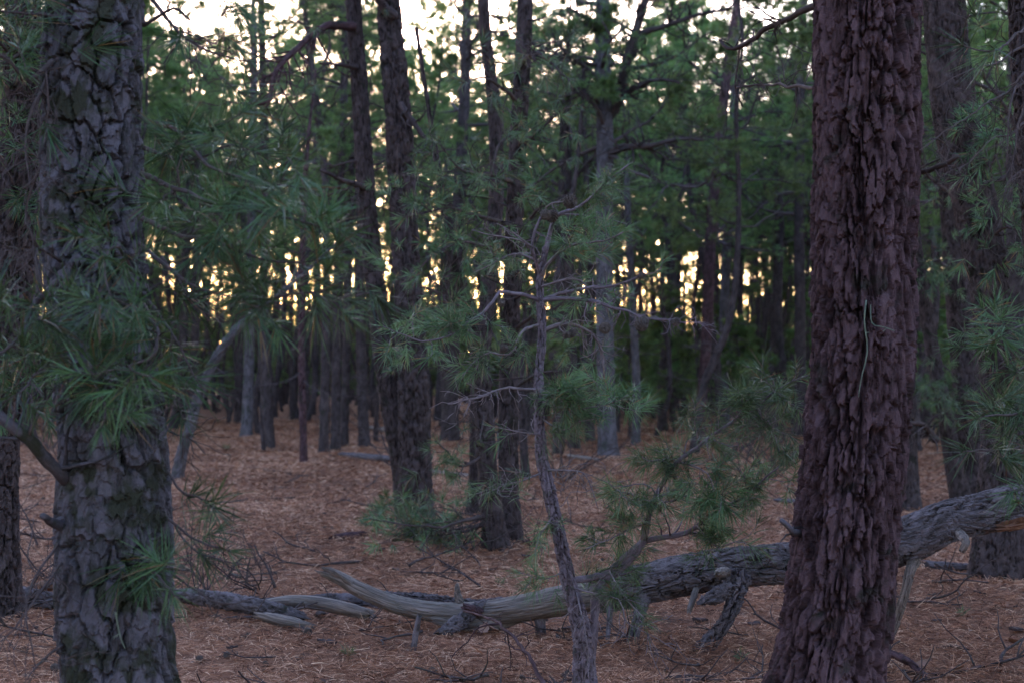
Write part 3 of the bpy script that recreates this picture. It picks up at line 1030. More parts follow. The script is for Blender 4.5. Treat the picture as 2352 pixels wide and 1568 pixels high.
branch(E, [(1238, 660, 6.2), (1290, 645, 6.15), (1330, 640, 6.1), (1350, 660, 6.1), (1362, 690, 6.1)], 0.006, 0.003, 6, 0.15, 0.0, seed=8, dead=True)
# right middle, pale twig with cone
branch(E, [(1245, 690, 6.2), (1314, 668, 6.1), (1390, 658, 6.0), (1440, 645, 5.95), (1480, 635, 5.9), (1513, 622, 5.9), (1522, 598, 5.9)], 0.012, 0.003, 7, 0.13, 0.3, seed=9, dead=True, mat=M_young)
branch(E, [(1245, 690, 6.2), (1300, 685, 6.1), (1354, 690, 6.0), (1400, 704, 5.95), (1467, 722, 5.85), (1548, 740, 5.8), (1590, 735, 5.75), (1645, 752, 5.7)], 0.014, 0.002, 24, 0.14, 0.0, seed=10, dead=True, mat=M_young, tmin=0.3)
branch(E, [(1240, 690, 6.2), (1186, 673, 6.1), (1150, 668, 6.05), (1130, 694, 6.0), (1089, 730, 5.95), (1038, 765, 5.9), (977, 782, 5.85), (921, 772, 5.8), (880, 748, 5.75)], 0.012, 0.003, 12, 0.16, 1.0, 60, seed=11, tmin=0.45, mat=M_young)
branch(E, [(1038, 765, 5.9), (1030, 740, 5.9), (1028, 718, 5.9)], 0.003, 0.0025, 2, 0.06, 1.0, 70, seed=12)
branch(E, [(1240, 745, 6.2), (1200, 760, 6.15), (1180, 800, 6.1), (1160, 815, 6.1), (1120, 808, 6.1), (1090, 830, 6.05), (1060, 860, 6.0)], 0.008, 0.003, 12, 0.15, 0.8, 55, seed=13, tmin=0.3)
branch(E, [(1245, 760, 6.2), (1300, 745, 6.2), (1350, 760, 6.25), (1382, 800, 6.3), (1392, 850, 6.3)], 0.012, 0.006, 14, 0.16, 0.0, seed=14, dead=True, down=0.3)
branch(E, [(1238, 893, 6.2), (1200, 893, 6.15), (1158, 890, 6.1), (1106, 906, 6.0), (1060, 918, 5.95), (1028, 927, 5.9)], 0.010, 0.003, 12, 0.18, 0.0, seed=15, dead=True, down=0.3)
branch(E, [(1238, 893, 6.2), (1280, 905, 6.1), (1310, 910, 6.0), (1330, 890, 5.95)], 0.008, 0.004, 13, 0.16, 1.0, 62, seed=16, tmin=0.3)
branch(E, [(1240, 920, 6.2), (1300, 940, 6.1), (1360, 935, 6.0), (1400, 925, 5.95), (1440, 905, 5.9)], 0.008, 0.003, 13, 0.18, 1.0, 58, seed=17, tmin=0.35)
branch(E, [(1242, 960, 6.2), (1290, 985, 6.1), (1340, 965, 6.0), (1366, 960, 6.0)], 0.006, 0.003, 8, 0.13, 0.9, 50, seed=18, tmin=0.3)
branch(E, [(1250, 1080, 6.2), (1300, 1078, 6.1), (1340, 1090, 6.0), (1362, 1130, 6.0), (1374, 1170, 6.0)], 0.007, 0.002, 12, 0.2, 0.0, seed=19, dead=True, down=0.25)
branch(E, [(1248, 1085, 6.2), (1200, 1100, 6.1), (1150, 1120, 6.05), (1110, 1135, 6.0)], 0.006, 0.002, 8, 0.16, 0.2, 40, seed=20, dead=True)
branch(E, [(1255, 1000, 6.2), (1190, 990, 6.1), (1130, 975, 6.05)], 0.004, 0.002, 5, 0.13, 0.2, 40, seed=21, dead=True)
branch(E, [(1272, 1180, 6.2), (1250, 1215, 6.1), (1235, 1240, 6.05), (1232, 1280, 6.0)], 0.006, 0.002, 7, 0.14, 0.7, 50, seed=22, down=0.4)
branch(E, [(1300, 1310, 6.2), (1250, 1330, 6.1), (1215, 1320, 6.0), (1190, 1310, 6.0)], 0.004, 0.002, 5, 0.12, 0.9, 50, seed=23, down=0.3)
branch(E, [(1325, 1360, 6.15), (1340, 1420, 6.0), (1350, 1490, 5.95), (1340, 1560, 5.95)], 0.005, 0.002, 8, 0.2, 0.0, seed=24, dead=True, down=0.5)
branch(E, [(1320, 1350, 6.15), (1420, 1380, 6.0), (1440, 1430, 5.95), (1500, 1460, 5.9), (1560, 1500, 5.9)], 0.005, 0.002, 10, 0.25, 0.0, seed=25, dead=True, down=0.3)
# the second stem with green sprays reaching right
branch(E, [(1352, 1520, 6.25), (1362, 1450, 6.25), (1368, 1380, 6.25), (1390, 1335, 6.25), (1440, 1290, 6.25), (1478, 1240, 6.25)], 0.032, 0.020, 4, 0.15, 0.7, 60, seed=40, mat=M_young, sides=14, rough=0.3)
branch(E, [(1305, 1330, 6.2), (1345, 1330, 6.22), (1400, 1310, 6.25), (1460, 1262, 6.25), (1485, 1240, 6.25)], 0.020, 0.018, 7, 0.16, 1.0, 62, seed=41, mat=M_young, sides=12)
branch(E, [(1478, 1240, 6.25), (1490, 1180, 6.2), (1515, 1120, 6.15), (1545, 1070, 6.1), (1600, 1020, 6.05), (1650, 990, 6.0), (1690, 960, 6.0), (1740, 935, 6.0), (1800, 890, 5.95), (1850, 862, 5.95)], 0.019, 0.004, 30, 0.22, 0.9, 60, seed=42, mat=M_young, sides=10, tmin=0.15)
branch(E, [(1485, 1240, 6.25), (1560, 1225, 6.2), (1610, 1205, 6.15), (1665, 1170, 6.1), (1720, 1130, 6.05), (1775, 1085, 6.0), (1830, 1035, 6.0)], 0.017, 0.004, 28, 0.22, 0.95, 62, seed=43, mat=M_young, sides=10, tmin=0.1)
branch(E, [(1500, 1150, 6.2), (1460, 1160, 6.1), (1420, 1130, 6.05), (1400, 1110, 6.0)], 0.007, 0.003, 10, 0.17, 1.0, 60, seed=44, tmin=0.2)
branch(E, [(1490, 1200, 6.2), (1440, 1215, 6.1), (1390, 1240, 6.05), (1345, 1262, 6.0)], 0.007, 0.003, 10, 0.16, 1.0, 62, seed=45, tmin=0.2)
branch(E, [(1545, 1070, 6.1), (1520, 1055, 6.05), (1490, 1060, 6.0), (1475, 1050, 6.0)], 0.006, 0.003, 8, 0.13, 1.0, 55, seed=46)
branch(E, [(1605, 1015, 6.05), (1595, 960, 6.0), (1590, 920, 6.0)], 0.005, 0.003, 6, 0.12, 1.0, 60, seed=47)
branch(E, [(1690, 960, 6.0), (1700, 930, 5.95), (1715, 915, 5.95)], 0.004, 0.003, 4, 0.10, 1.0, 64, seed=48)
branch(E, [(1740, 935, 6.0), (1770, 980, 5.95), (1790, 1040, 5.95)], 0.005, 0.003, 9, 0.16, 1.0, 60, seed=49)
branch(E, [(1560, 1060, 6.1), (1620, 1080, 6.0), (1640, 1130, 5.95), (1640, 1180, 5.95)], 0.006, 0.003, 14, 0.18, 1.0, 62, seed=50, down=0.3)
branch(E, [(1600, 1205, 6.15), (1650, 1260, 6.05), (1700, 1240, 6.0), (1750, 1260, 6.0)], 0.005, 0.002, 7, 0.16, 0.8, 55, seed=51)
branch(E, [(1400, 1310, 6.2), (1440, 1380, 6.0), (1480, 1420, 5.95)], 0.005, 0.003, 7, 0.12, 1.0, 60, seed=52, down=0.3)


# ------------------------------------------------------------------ cones
def cone_mesh(r=0.022, h=0.05, openness=1.0, seed=0):
    mb = MB()
    rg = np.random.default_rng(seed)
    n = 90
    prof = lambda t: math.sin(math.pi * min(1, (t * 0.93 + 0.07)) ** 0.8)
    tube(mb, [(0, 0, 0.0), (0, 0, h * 0.5), (0, 0, h * 0.97)], [r * 0.35, r * 0.55, r * 0.12], 8, 8)
    for i in range(n):
        t = (i + 0.5) / n
        a = i * 2.39996
        z = h * t
        rr = r * (0.35 + 0.75 * prof(t)) * (0.85 + 0.25 * openness)
        el = -0.5 + 1.6 * t - 0.25 * openness
        o = np.array([math.cos(a), math.sin(a), 0])
        up = np.array([0, 0, 1.0])
        d = o * math.cos(el) + up * math.sin(el)
        s = np.array([-math.sin(a), math.cos(a), 0])
        b = o * rr * 0.4 + up * z
        tip = b + d * rr * 0.62
        nrm = np.cross(s, d)
        w, th = r * 0.30, r * 0.10
        v = [b - s * w * 0.4, b + s * w * 0.4, tip + s * w - d * r * .08, tip - s * w - d * r * .08, tip + d * r * 0.10,
             b - s * w * 0.4 + nrm * th, b + s * w * 0.4 + nrm * th, tip + s * w + nrm * th - d * r * .08, tip - s * w + nrm * th - d * r * .08, tip + d * r * 0.12 + nrm * th * 1.6]
        mb.add(v, [(0, 1, 2, 3), (5, 8, 7, 6), (1, 6, 7, 2), (0, 3, 8, 5)], [(3, 2, 4), (8, 9, 7), (2, 7, 9), (2, 9, 4), (3, 4, 9), (3, 9, 8)], rg.random())
    return mb.mesh('pine_cone', [M_cone], smooth=False)


cone_open = cone_mesh(0.024, 0.045, 1.2, 1)
cone_shut = cone_mesh(0.019, 0.045, 0.0, 2)
Eb = TREES['E'][1]
for i, (x, y, Y, m, s) in enumerate([(1317, 463, 5.98, cone_open, 1.0), (1263, 500, 6.12, cone_open, 0.9), (1252, 497, 6.08, cone_open, 0.75), (1469, 633, 5.9, cone_shut, 0.8),
                                     (1467, 746, 5.82, cone_open, 0.9), (1480, 740, 5.84, cone_open, 0.7), (1390, 752, 5.95, cone_open, 0.8), (1306, 770, 6.1, cone_shut, 0.95), (1294, 772, 6.12, cone_shut, 0.8),
                                     (1162, 796, 6.05, cone_shut, 0.85), (1154, 693, 6.0, cone_shut, 0.85), (1548, 742, 5.8, cone_open, 0.6)]):
    o = link('cone', m, TREES['E'][0])
    o.location = tuple(P(x, y, Y) - Eb)
    o.rotation_euler = (random.uniform(1.0, 2.4), random.uniform(-0.5, 0.5), random.uniform(0, 6.28))
    o.scale = (s, s, s)

# ------------------------------------------------------------------ sprays on the other near trees
A = 'A'
kw = dict(width=0.0016, length=0.15, nn=52)
for i, (pts, r0, tw, tl, tf, dn) in enumerate([
    ([(320, 270, 4.7), (400, 300, 4.5), (480, 380, 4.3), (580, 420, 4.2), (700, 430, 4.1)], 0.012, 20, 0.3, 0.95, 0.1),
    ([(325, 400, 4.65), (420, 440, 4.4), (520, 470, 4.25), (640, 500, 4.1), (780, 530, 4.05)], 0.012, 24, 0.3, 0.95, 0.1),
    ([(320, 500, 4.65), (420, 540, 4.4), (520, 560, 4.25), (620, 600, 4.15), (740, 600, 4.1)], 0.011, 20, 0.28, 0.95, 0.15),
    ([(320, 560, 4.6), (440, 650, 4.3), (560, 690, 4.2), (660, 680, 4.1), (750, 670, 4.05)], 0.009, 15, 0.24, 0.85, 0.1),
    ([(330, 340, 4.7), (420, 370, 4.6), (520, 330, 4.5), (600, 350, 4.45)], 0.01, 12, 0.25, 0.9, 0.0),
    ([(300, 620, 4.5), (270, 560, 4.2), (240, 620, 4.0), (260, 700, 3.9)], 0.008, 14, 0.2, 0.95, 0.2),
    ([(330, 700, 4.6), (360, 760, 4.3), (350, 810, 4.1), (300, 840, 4.0), (360, 870, 3.95)], 0.010, 20, 0.22, 0.95, 0.25),
    ([(140, 640, 4.6), (80, 700, 4.3), (50, 770, 4.1), (-10, 820, 4.0), (-80, 850, 3.9)], 0.012, 24, 0.3, 0.95, 0.2),
    ([(150, 780, 4.55), (110, 830, 4.3), (60, 880, 4.1), (0, 920, 4.0)], 0.009, 14, 0.22, 0.9, 0.2),
    ([(200, 820, 4.5), (220, 880, 4.2), (240, 940, 4.1), (230, 980, 4.05)], 0.007, 12, 0.18, 0.95, 0.3),
    ([(350, 880, 4.6), (390, 910, 4.4), (420, 960, 4.3)], 0.006, 5, 0.15, 0.5, 0.3),
    ([(385, 1080, 4.65), (420, 1130, 4.5), (470, 1150, 4.4), (490, 1165, 4.35)], 0.006, 4, 0.13, 0.9, 0.3),
    ([(385, 1190, 4.65), (440, 1230, 4.5), (500, 1255, 4.4), (530, 1265, 4.35)], 0.006, 4, 0.12, 0.95, 0.0),
    ([(320, 1290, 4.6), (350, 1310, 4.35), (385, 1345, 4.2), (400, 1365, 4.15)], 0.006, 9, 0.12, 1.0, 0.3),
    ([(120, 140, 4.6), (60, 180, 4.4), (0, 130, 4.3), (-60, 100, 4.3)], 0.010, 16, 0.28, 0.9, 0.0),
    ([(130, 40, 4.6), (60, 30, 4.4), (-10, 20, 4.3)], 0.010, 12, 0.25, 0.9, 0.0),
    ([(330, 60, 4.7), (400, 20, 4.6), (470, 60, 4.5), (520, 20, 4.4)], 0.009, 12, 0.28, 0.85, 0.0),
]):
    branch(A, pts, r0, 0.003, int(tw * 0.62), tl, tf, seed=60 + i, down=dn, lvl2=1, **kw)
dk = dict(tuft=0.0, dead=True)
for i, (pts, r0, tw, tl, dn) in enumerate([
    ([(350, 0, 4.7), (410, 70, 4.6), (470, 115, 4.55), (560, 135, 4.5), (640, 105, 4.45)], 0.010, 10, 0.3, 0.1),
    ([(118, 95, 4.7), (60, 115, 4.5), (0, 140, 4.4), (-70, 150, 4.3)], 0.012, 6, 0.3, 0.3),
    ([(110, 180, 4.65), (80, 240, 4.5), (60, 330, 4.45), (70, 440, 4.4)], 0.009, 10, 0.3, 0.5),
    ([(140, 600, 4.6), (85, 560, 4.4), (60, 480, 4.35), (85, 400, 4.3), (110, 360, 4.3)], 0.008, 8, 0.3, 0.3),
    ([(370, 590, 4.6), (450, 700, 4.4), (520, 745, 4.3), (590, 720, 4.25)], 0.006, 8, 0.25, 0.1),
    ([(395, 440, 4.6), (440, 480, 4.5), (500, 490, 4.4), (540, 470, 4.35)], 0.008, 5, 0.2, 0.0),
    ([(340, 690, 4.5), (400, 770, 4.3), (440, 860, 4.2), (480, 900, 4.2)], 0.007, 8, 0.25, 0.3),
    ([(390, 990, 4.65), (440, 1010, 4.5), (470, 1040, 4.45)], 0.005, 6, 0.2, 0.5),
    ([(400, 1200, 4.65), (440, 1260, 4.5), (520, 1290, 4.4), (600, 1300, 4.35), (640, 1280, 4.3)], 0.005, 8, 0.2, 0.2),
    ([(400, 1320, 4.65), (470, 1370, 4.5), (540, 1385, 4.4), (600, 1370, 4.35)], 0.005, 5, 0.15, 0.2),
    ([(150, 1280, 4.65), (90, 1360, 4.4), (40, 1440, 4.3), (-20, 1500, 4.2)], 0.006, 4, 0.35, 0.6),
    ([(140, 1240, 4.65), (80, 1330, 4.4), (60, 1430, 4.3), (90, 1540, 4.2)], 0.006, 4, 0.35, 0.6),
    ([(150, 1480, 4.65), (90, 1520, 4.4), (60, 1560, 4.3)], 0.006, 3, 0.25, 0.5),
]):
    branch(A, pts, r0, 0.002, tw, tl, seed=90 + i, down=dn, **dk)
branch(A, [(170, 1120, 4.7), (140, 1090, 4.6), (90, 1035, 4.5), (35, 985, 4.45), (-40, 930, 4.4), (-100, 880, 4.3)], 0.030, 0.020, 6, 0.3, 0.0, seed=110, dead=True, mat=M_barkA, sides=16, rough=0.2, label='thick bare grey limb rising left from the trunk')
branch(A, [(160, 1222, 4.7), (120, 1195, 4.55), (96, 1178, 4.45)], 0.024, 0.013, 0, 0.3, 0.0, seed=111, dead=True, mat=M_barkA, sides=14, rough=0.2, label='short broken stub on the left of the trunk')
for i, (k, pts, r) in enumerate([
    ('B', [(1990, 690, 5.01), (1986, 740, 5.0), (1992, 800, 5.0), (1978, 860, 5.0), (1974, 905, 5.0)], 0.004),
    ('B', [(2000, 700, 5.01), (2003, 745, 4.98), (2030, 752, 4.97), (2055, 760, 4.97)], 0.002),
    ('A', [(266, 1405, 4.53), (270, 1430, 4.53), (280, 1465, 4.53), (290, 1490, 4.53)], 0.005),
]):
    branch(k, pts, r, 0.002, 1, 0.03, 0, seed=115 + i, mat=M_lichen, name='lichen_strand')
# hanging green lower boughs on B, J, right edge
branch('B', [(1880, 10, 5.3), (1820, 40, 5.5), (1750, 78, 5.7), (1700, 105, 5.85), (1672, 108, 5.9), (1655, 92, 5.95)], 0.016, 0.010, 5, 0.25, 0.0, seed=120, dead=True, mat=M_barkC, sides=10)
branch('B', [(1700, 105, 5.85), (1696, 150, 5.9), (1692, 200, 5.95), (1705, 250, 6.0)], 0.007, 0.003, 8, 0.3, 0.0, seed=121, dead=True)
branch('B', [(1880, 205, 5.3), (1820, 200, 5.6), (1760, 196, 5.9), (1690, 198, 6.1)], 0.011, 0.005, 9, 0.3, 0.0, seed=122, dead=True, down=0.2)
branch('B', [(2090, 400, 5.3), (2120, 395, 5.2), (2160, 385, 5.1), (2200, 366, 5.0)], 0.015, 0.009, 1, 0.1, 0.0, seed=123, dead=True, sides=10)
branch('B', [(1840, 1225, 5.2), (1815, 1215, 5.1), (1795, 1192, 5.05)], 0.018, 0.012, 1, 0.1, 0.0, seed=124, dead=True, sides=10, mat=M_barkA)
for i, (pts, r0, tw, tl, tf, dn) in enumerate([
    ([(2380, 950, 5.8), (2330, 950, 5.3), (2280, 955, 5.1), (2240, 965, 5.0)], 0.008, 12, 0.2, 0.95, 0.0),
    ([(2400, 1010, 5.8), (2330, 1030, 5.3), (2260, 1030, 5.1), (2215, 1035, 5.0)], 0.007, 10, 0.18, 0.95, 0.1),
    ([(2390, 700, 5.7), (2360, 740, 5.3), (2330, 760, 5.1), (2300, 740, 5.0)], 0.008, 14, 0.2, 0.95, 0.1),
    ([(2400, 820, 5.7), (2360, 840, 5.3), (2330, 850, 5.1)], 0.007, 9, 0.2, 0.95, 0.1),
    ([(2360, 60, 5.7), (2310, 100, 5.4), (2270, 120, 5.2), (2200, 100, 5.1)], 0.008, 10, 0.25, 0.5, 0.1),
    ([(2400, 1140, 5.8), (2370, 1160, 5.5), (2335, 1150, 5.3)], 0.006, 6, 0.15, 0.9, 0.1),
]):
    branch('J', pts, r0, 0.003, int(tw * 0.6), tl, tf, seed=130 + i, down=dn, **kw)
for i, (pts, r0, tw, tl, dn) in enumerate([
    ([(2370, 180, 5.8), (2300, 220, 5.5), (2220, 270, 5.2), (2110, 345, 5.0)], 0.008, 16, 0.3, 0.4),
    ([(2378, 250, 5.8), (2330, 300, 5.6), (2270, 330, 5.4), (2190, 400, 5.2)], 0.007, 14, 0.3, 0.5),
    ([(2360, 100, 5.8), (2290, 140, 5.6), (2220, 170, 5.5), (2150, 200, 5.4)], 0.007, 12, 0.3, 0.3),
    ([(2385, 380, 5.8), (2340, 400, 5.6), (2310, 450, 5.5), (2300, 520, 5.5)], 0.007, 14, 0.3, 0.6),
    ([(2378, 200, 5.8), (2345, 260, 5.6), (2330, 350, 5.5), (2325, 460, 5.45)], 0.010, 22, 0.3, 0.7),
    ([(2370, 150, 5.8), (2335, 200, 5.6), (2320, 280, 5.5), (2312, 380, 5.45)], 0.009, 20, 0.3, 0.7),
]):
    branch('J', pts, r0, 0.002, int(tw * 0.5), tl, seed=140 + i, down=dn, **dk)
# C, D, G boughs
kc = dict(width=0.0024, length=0.14, nn=46)
branch('C1', [(815, 62, 14.3), (770, 60, 14.2), (740, 66, 14.1), (678, 117, 13.8), (632, 168, 13.6), (615, 230, 13.5), (571, 240, 13.4)], 0.05, 0.02, 34, 0.9, 0.35, seed=150, mat=M_barkB, sides=10, down=0.5, **kc)
branch('C1', [(835, 432, 14.3), (800, 420, 14.0), (765, 405, 13.8), (738, 392, 13.7)], 0.035, 0.02, 3, 0.4, 0.0, seed=151, mat=M_barkC, dead=True)
branch('C1', [(820, 155, 14.3), (780, 150, 14.1), (735, 145, 14.0)], 0.03, 0.012, 4, 0.5, 0.0, seed=152, mat=M_barkC, dead=True)
branch('C2', [(905, 40, 14.1), (880, 15, 14.0), (860, -20, 13.9), (840, -60, 13.8)], 0.06, 0.04, 4, 0.5, 0.3, seed=153, mat=M_barkC, **kc)
branch('C2', [(920, 240, 14.1), (940, 270, 14.0), (975, 315, 13.9)], 0.035, 0.03, 2, 0.4, 0.0, seed=154, mat=M_barkC, dead=True)
for i, (key, pts, r0, tw, tl) in enumerate([
    ('D2', [(1190, 160, 12), (1230, 120, 11.6), (1270, 150, 11.4), (1310, 190, 11.2)], 0.025, 34, 0.6),
    ('D2', [(1195, 240, 12), (1150, 200, 11.6), (1110, 180, 11.4), (1060, 190, 11.2)], 0.02, 16, 0.5),
    ('D2', [(1185, 420, 12), (1120, 400, 11.6), (1060, 390, 11.4), (1010, 330, 11.2)], 0.025, 34, 0.6),
    ('D2', [(1185, 520, 12), (1110, 500, 11.5), (1020, 480, 11.3), (920, 500, 11.1)], 0.028, 46, 0.6),
    ('D2', [(1180, 600, 12), (1120, 570, 11.5), (1040, 560, 11.3), (960, 620, 11.1)], 0.025, 38, 0.6),
    ('D2', [(1182, 560, 12), (1220, 500, 11.6), (1260, 470, 11.4), (1290, 500, 11.2)], 0.02, 26, 0.5),
    ('D2', [(1188, 330, 12), (1230, 310, 11.6), (1280, 260, 11.4), (1330, 240, 11.2)], 0.02, 20, 0.55),
    ('D2', [(1190, 300, 12), (1150, 330, 11.6), (1120, 420, 11.4)], 0.02, 24, 0.5),
    ('D1', [(1100, 800, 11.7), (1040, 700, 11.5), (980, 660, 11.3), (900, 640, 11.1)], 0.025, 36, 0.6),
    ('D1', [(1108, 900, 11.7), (1050, 860, 11.4), (1000, 830, 11.2), (950, 760, 11.1)], 0.02, 16, 0.5),
    ('D1', [(1118, 1040, 11.7), (1060, 1070, 11.5), (1030, 1040, 11.3), (1000, 1010, 11.2)], 0.016, 20, 0.4),
    ('D1', [(1128, 1180, 11.7), (1070, 1195, 11.5), (1010, 1210, 11.4), (930, 1205, 11.3), (850, 1190, 11.3)], 0.020, 34, 0.45),
    ('D2', [(1180, 760, 12), (1230, 720, 11.7), (1290, 700, 11.5), (1340, 640, 11.3)], 0.018, 26, 0.55),
    ('D2', [(1170, 900, 12), (1230, 860, 11.7), (1300, 850, 11.5), (1400, 830, 11.3)], 0.018, 22, 0.5),
]):
    branch(key, pts, r0, 0.006, int(tw * 0.7), tl, 0.8, seed=160 + i, lvl2=1, down=0.05 if i < 11 else 0.2, tmin=0.25, mat=M_twig, **kc)
for i, (pts, tw) in enumerate([
    ([(1112, 1200, 11.6), (1050, 1215, 11.9), (980, 1210, 12.3), (920, 1195, 12.6), (850, 1180, 12.8)], 44),
    ([(1112, 1205, 11.6), (1050, 1222, 11.8), (990, 1228, 12.1), (940, 1232, 12.3)], 34),
]):
    branch('D1', pts, 0.016, 0.005, tw, 0.34, 1.0, seed=185 + i, down=0.0, tmin=0.35, lvl2=2, **kc)
for i, (key, pts, r0, r1, tw, tl) in enumerate([
    ('D2', [(1175, 1210, 12), (1120, 1185, 11.8), (1060, 1215, 11.6), (1000, 1225, 11.5)], 0.012, 0.003, 22, 0.5),
    ('D1', [(1112, 1000, 11.7), (1080, 960, 11.5), (1050, 950, 11.4)], 0.010, 0.003, 10, 0.4),
    ('D2', [(1176, 690, 12), (1230, 660, 11.6), (1300, 600, 11.4)], 0.012, 0.003, 14, 0.6),
    ('G3', [(2150, 1010, 15.7), (2120, 975, 15.3), (2090, 970, 15.1)], 0.045, 0.03, 12, 0.5),
    ('G1', [(2225, 380, 10), (2190, 350, 9.8), (2150, 320, 9.6), (2110, 330, 9.5)], 0.012, 0.004, 12, 0.6),
]):
    branch(key, pts, r0, r1, tw, tl, seed=190 + i, down=0.2, **dk)
for i, (key, pts, r0, tw, tl) in enumerate([
    ('G2', [(2195, 450, 16), (2150, 420, 15.6), (2120, 380, 15.4), (2110, 300, 15.2)], 0.03, 34, 0.7),
    ('G2', [(2205, 640, 16), (2150, 600, 15.6), (2120, 640, 15.4)], 0.03, 24, 0.6),
    ('G1', [(2280, 850, 10.1), (2330, 820, 9.8), (2380, 830, 9.6)], 0.015, 22, 0.5),
    ('G1', [(2260, 560, 10.1), (2320, 520, 9.8), (2370, 560, 9.6)], 0.015, 26, 0.6),
    ('G1', [(2230, 380, 10.1), (2290, 300, 9.8), (2350, 330, 9.6)], 0.015, 26, 0.6),
    ('G2', [(2230, 950, 16), (2160, 900, 15.6), (2120, 880, 15.3)], 0.02, 26, 0.6),
    ('I', [(30, 450, 8.3), (90, 400, 8.0), (110, 300, 7.9)], 0.015, 16, 0.5),
    ('I', [(40, 150, 8.3), (0, 100, 8.0), (-40, 60, 7.9)], 0.015, 20, 0.5),
    ('I', [(10, 900, 8.3), (70, 880, 8.0), (110, 920, 7.9)], 0.012, 14, 0.4),
]):
    branch(key, pts, r0, 0.006, tw, tl, 0.9, seed=200 + i, down=0.1, tmin=0.2, **kc)

# bare limbs of the forked mid-distance pine
km = dict(width=0.006, length=0.13, nn=22)
FM = 4572.0 / (1045 - 868)
for i, (pts, r0, r1, tf) in enumerate([
    ([(1392, 270, FM), (1420, 230, FM), (1440, 140, FM - .3), (1462, 70, FM - .5), (1482, 0, FM - .6), (1500, -60, FM - .6)], 0.12, 0.08, 0.4),
    ([(1388, 200, FM), (1350, 160, FM - .3), (1310, 130, FM - .5), (1270, 95, FM - .8)], 0.06, 0.03, 0.5),
    ([(1392, 355, FM), (1440, 338, FM - .5), (1500, 335, FM - 1), (1560, 320, FM - 1.4), (1620, 322, FM - 1.6)], 0.09, 0.03, 0.25),
    ([(1395, 265, FM), (1440, 215, FM - .4), (1500, 185, FM - 1), (1560, 190, FM - 1.4)], 0.07, 0.03, 0.5),
    ([(1390, 90, FM), (1340, 40, FM - .3), (1300, 20, FM - .5)], 0.05, 0.03, 0.5),
    ([(1462, 80, FM - .4), (1530, 60, FM - .8), (1600, 35, FM - 1.2), (1680, 20, FM - 1.5)], 0.06, 0.03, 0.6),
    ([(1385, 240, FM), (1340, 215, FM - .4), (1290, 220, FM - .8), (1240, 210, FM - 1.2)], 0.05, 0.02, 0.5),
]):
    branch('M1', pts, r0, r1, 26, 1.0, tf, seed=230 + i, mat=M_barkF, sides=10, tmin=0.25, lvl2=3, **km)
# broken snag beside M4
key_tree('S1', 'short broken grey snag beside the dark straight trunk in the clearing', [(606, 1035, 8), (602, 1000, 8), (600, 962, 6)], 27.4, 0.9, M_barkF, 0.006, 0.04, 0.1, 0.02, 0.3, None, 400, name='tree_snag')
TREES['S1'][0]['category'] = 'snag'


# ------------------------------------------------------------------ the fallen log
def fallen(label, name='fallen_log', cat='log', at=None):
    root = empty(name, at, label, cat)
    return root


def P4(pts):
    return np.array([[*P(x, y, Y), w / 2 * Y / FOC] for x, y, w, Y in pts])


def log_part(root, base, pts, mat, name, amp=0.01, pw=0.05, ph=0.12, sp=0.006, seed=0, flake=1.0, label=None):
    q = P4(pts)
    q[:, :3] -= base
    mb = MB()
    bark_tube(mb, q[:, :3], q[:, 3], sp, pw, ph, amp, seed, 0, 0, 0, flake, None, 0.8 if flake < 0.6 else 0.4)
    # close the near end as well
    return link(name, mb.mesh(name, [mat], smooth=False), root, label=label)


LB = G(1500, 1440)
LB[2] = 0
logr = fallen('long fallen pine log across the foreground, bare pale wood at left and barky at right', at=LB)
log_part(logr, LB, [(2560, 1120, 110, 7.2), (2440, 1135, 106, 7.25), (2352, 1155, 98, 7.3), (2250, 1180, 94, 7.35), (2180, 1195, 96, 7.4), (2080, 1240, 104, 7.45), (1950, 1275, 96, 7.5), (1820, 1292, 92, 7.55),
                    (1700, 1300, 88, 7.6), (1600, 1315, 90, 7.65), (1500, 1335, 92, 7.7), (1420, 1352, 90, 7.75), (1385, 1360, 84, 7.75)],
         M_barkL, 'bark_covered_trunk', 0.016, 0.05, 0.12, 0.0055, 501)
log_part(logr, LB, [(1560, 1322, 84, 7.69), (1450, 1346, 86, 7.73), (1350, 1368, 84, 7.78), (1290, 1378, 76, 7.82), (1200, 1395, 68, 7.88), (1120, 1406, 62, 7.93), (1050, 1408, 56, 7.97), (980, 1402, 50, 8.0), (920, 1390, 46, 8.05),
                    (870, 1372, 42, 8.08), (820, 1350, 38, 8.1), (790, 1332, 33, 8.1), (770, 1322, 30, 8.1), (758, 1318, 20, 8.1)],
         M_wood, 'bare_wood_trunk', 0.008, 0.03, 0.6, 0.006, 503, 0.3)
for q in ([(775, 1320, 20, 8.08), (760, 1310, 10, 8.07), (746, 1303, 2, 8.06)], [(778, 1334, 18, 8.09), (764, 1326, 9, 8.08), (755, 1324, 2, 8.08)], [(800, 1334, 18, 8.07), (775, 1316, 8, 8.05), (762, 1306, 2, 8.05)]):
    log_part(logr, LB, q, M_wood, 'splinter', 0.004, 0.02, 0.3, 0.004, 511, 0.4)
log_part(logr, LB, [(1180, 1415, 40, 7.95), (1120, 1432, 44, 7.9), (1060, 1436, 34, 7.9), (1020, 1430, 16, 7.9)], M_wood, 'split_wood', 0.01, 0.03, 0.4, 0.006, 505, 0.5)
log_part(logr, LB, [(1110, 1385, 14, 7.9), (1085, 1400, 22, 7.85), (1060, 1425, 34, 7.8), (1030, 1445, 30, 7.75), (1005, 1455, 10, 7.75)], M_barkL, 'bark_slab', 0.014, 0.035, 0.06, 0.005, 507)
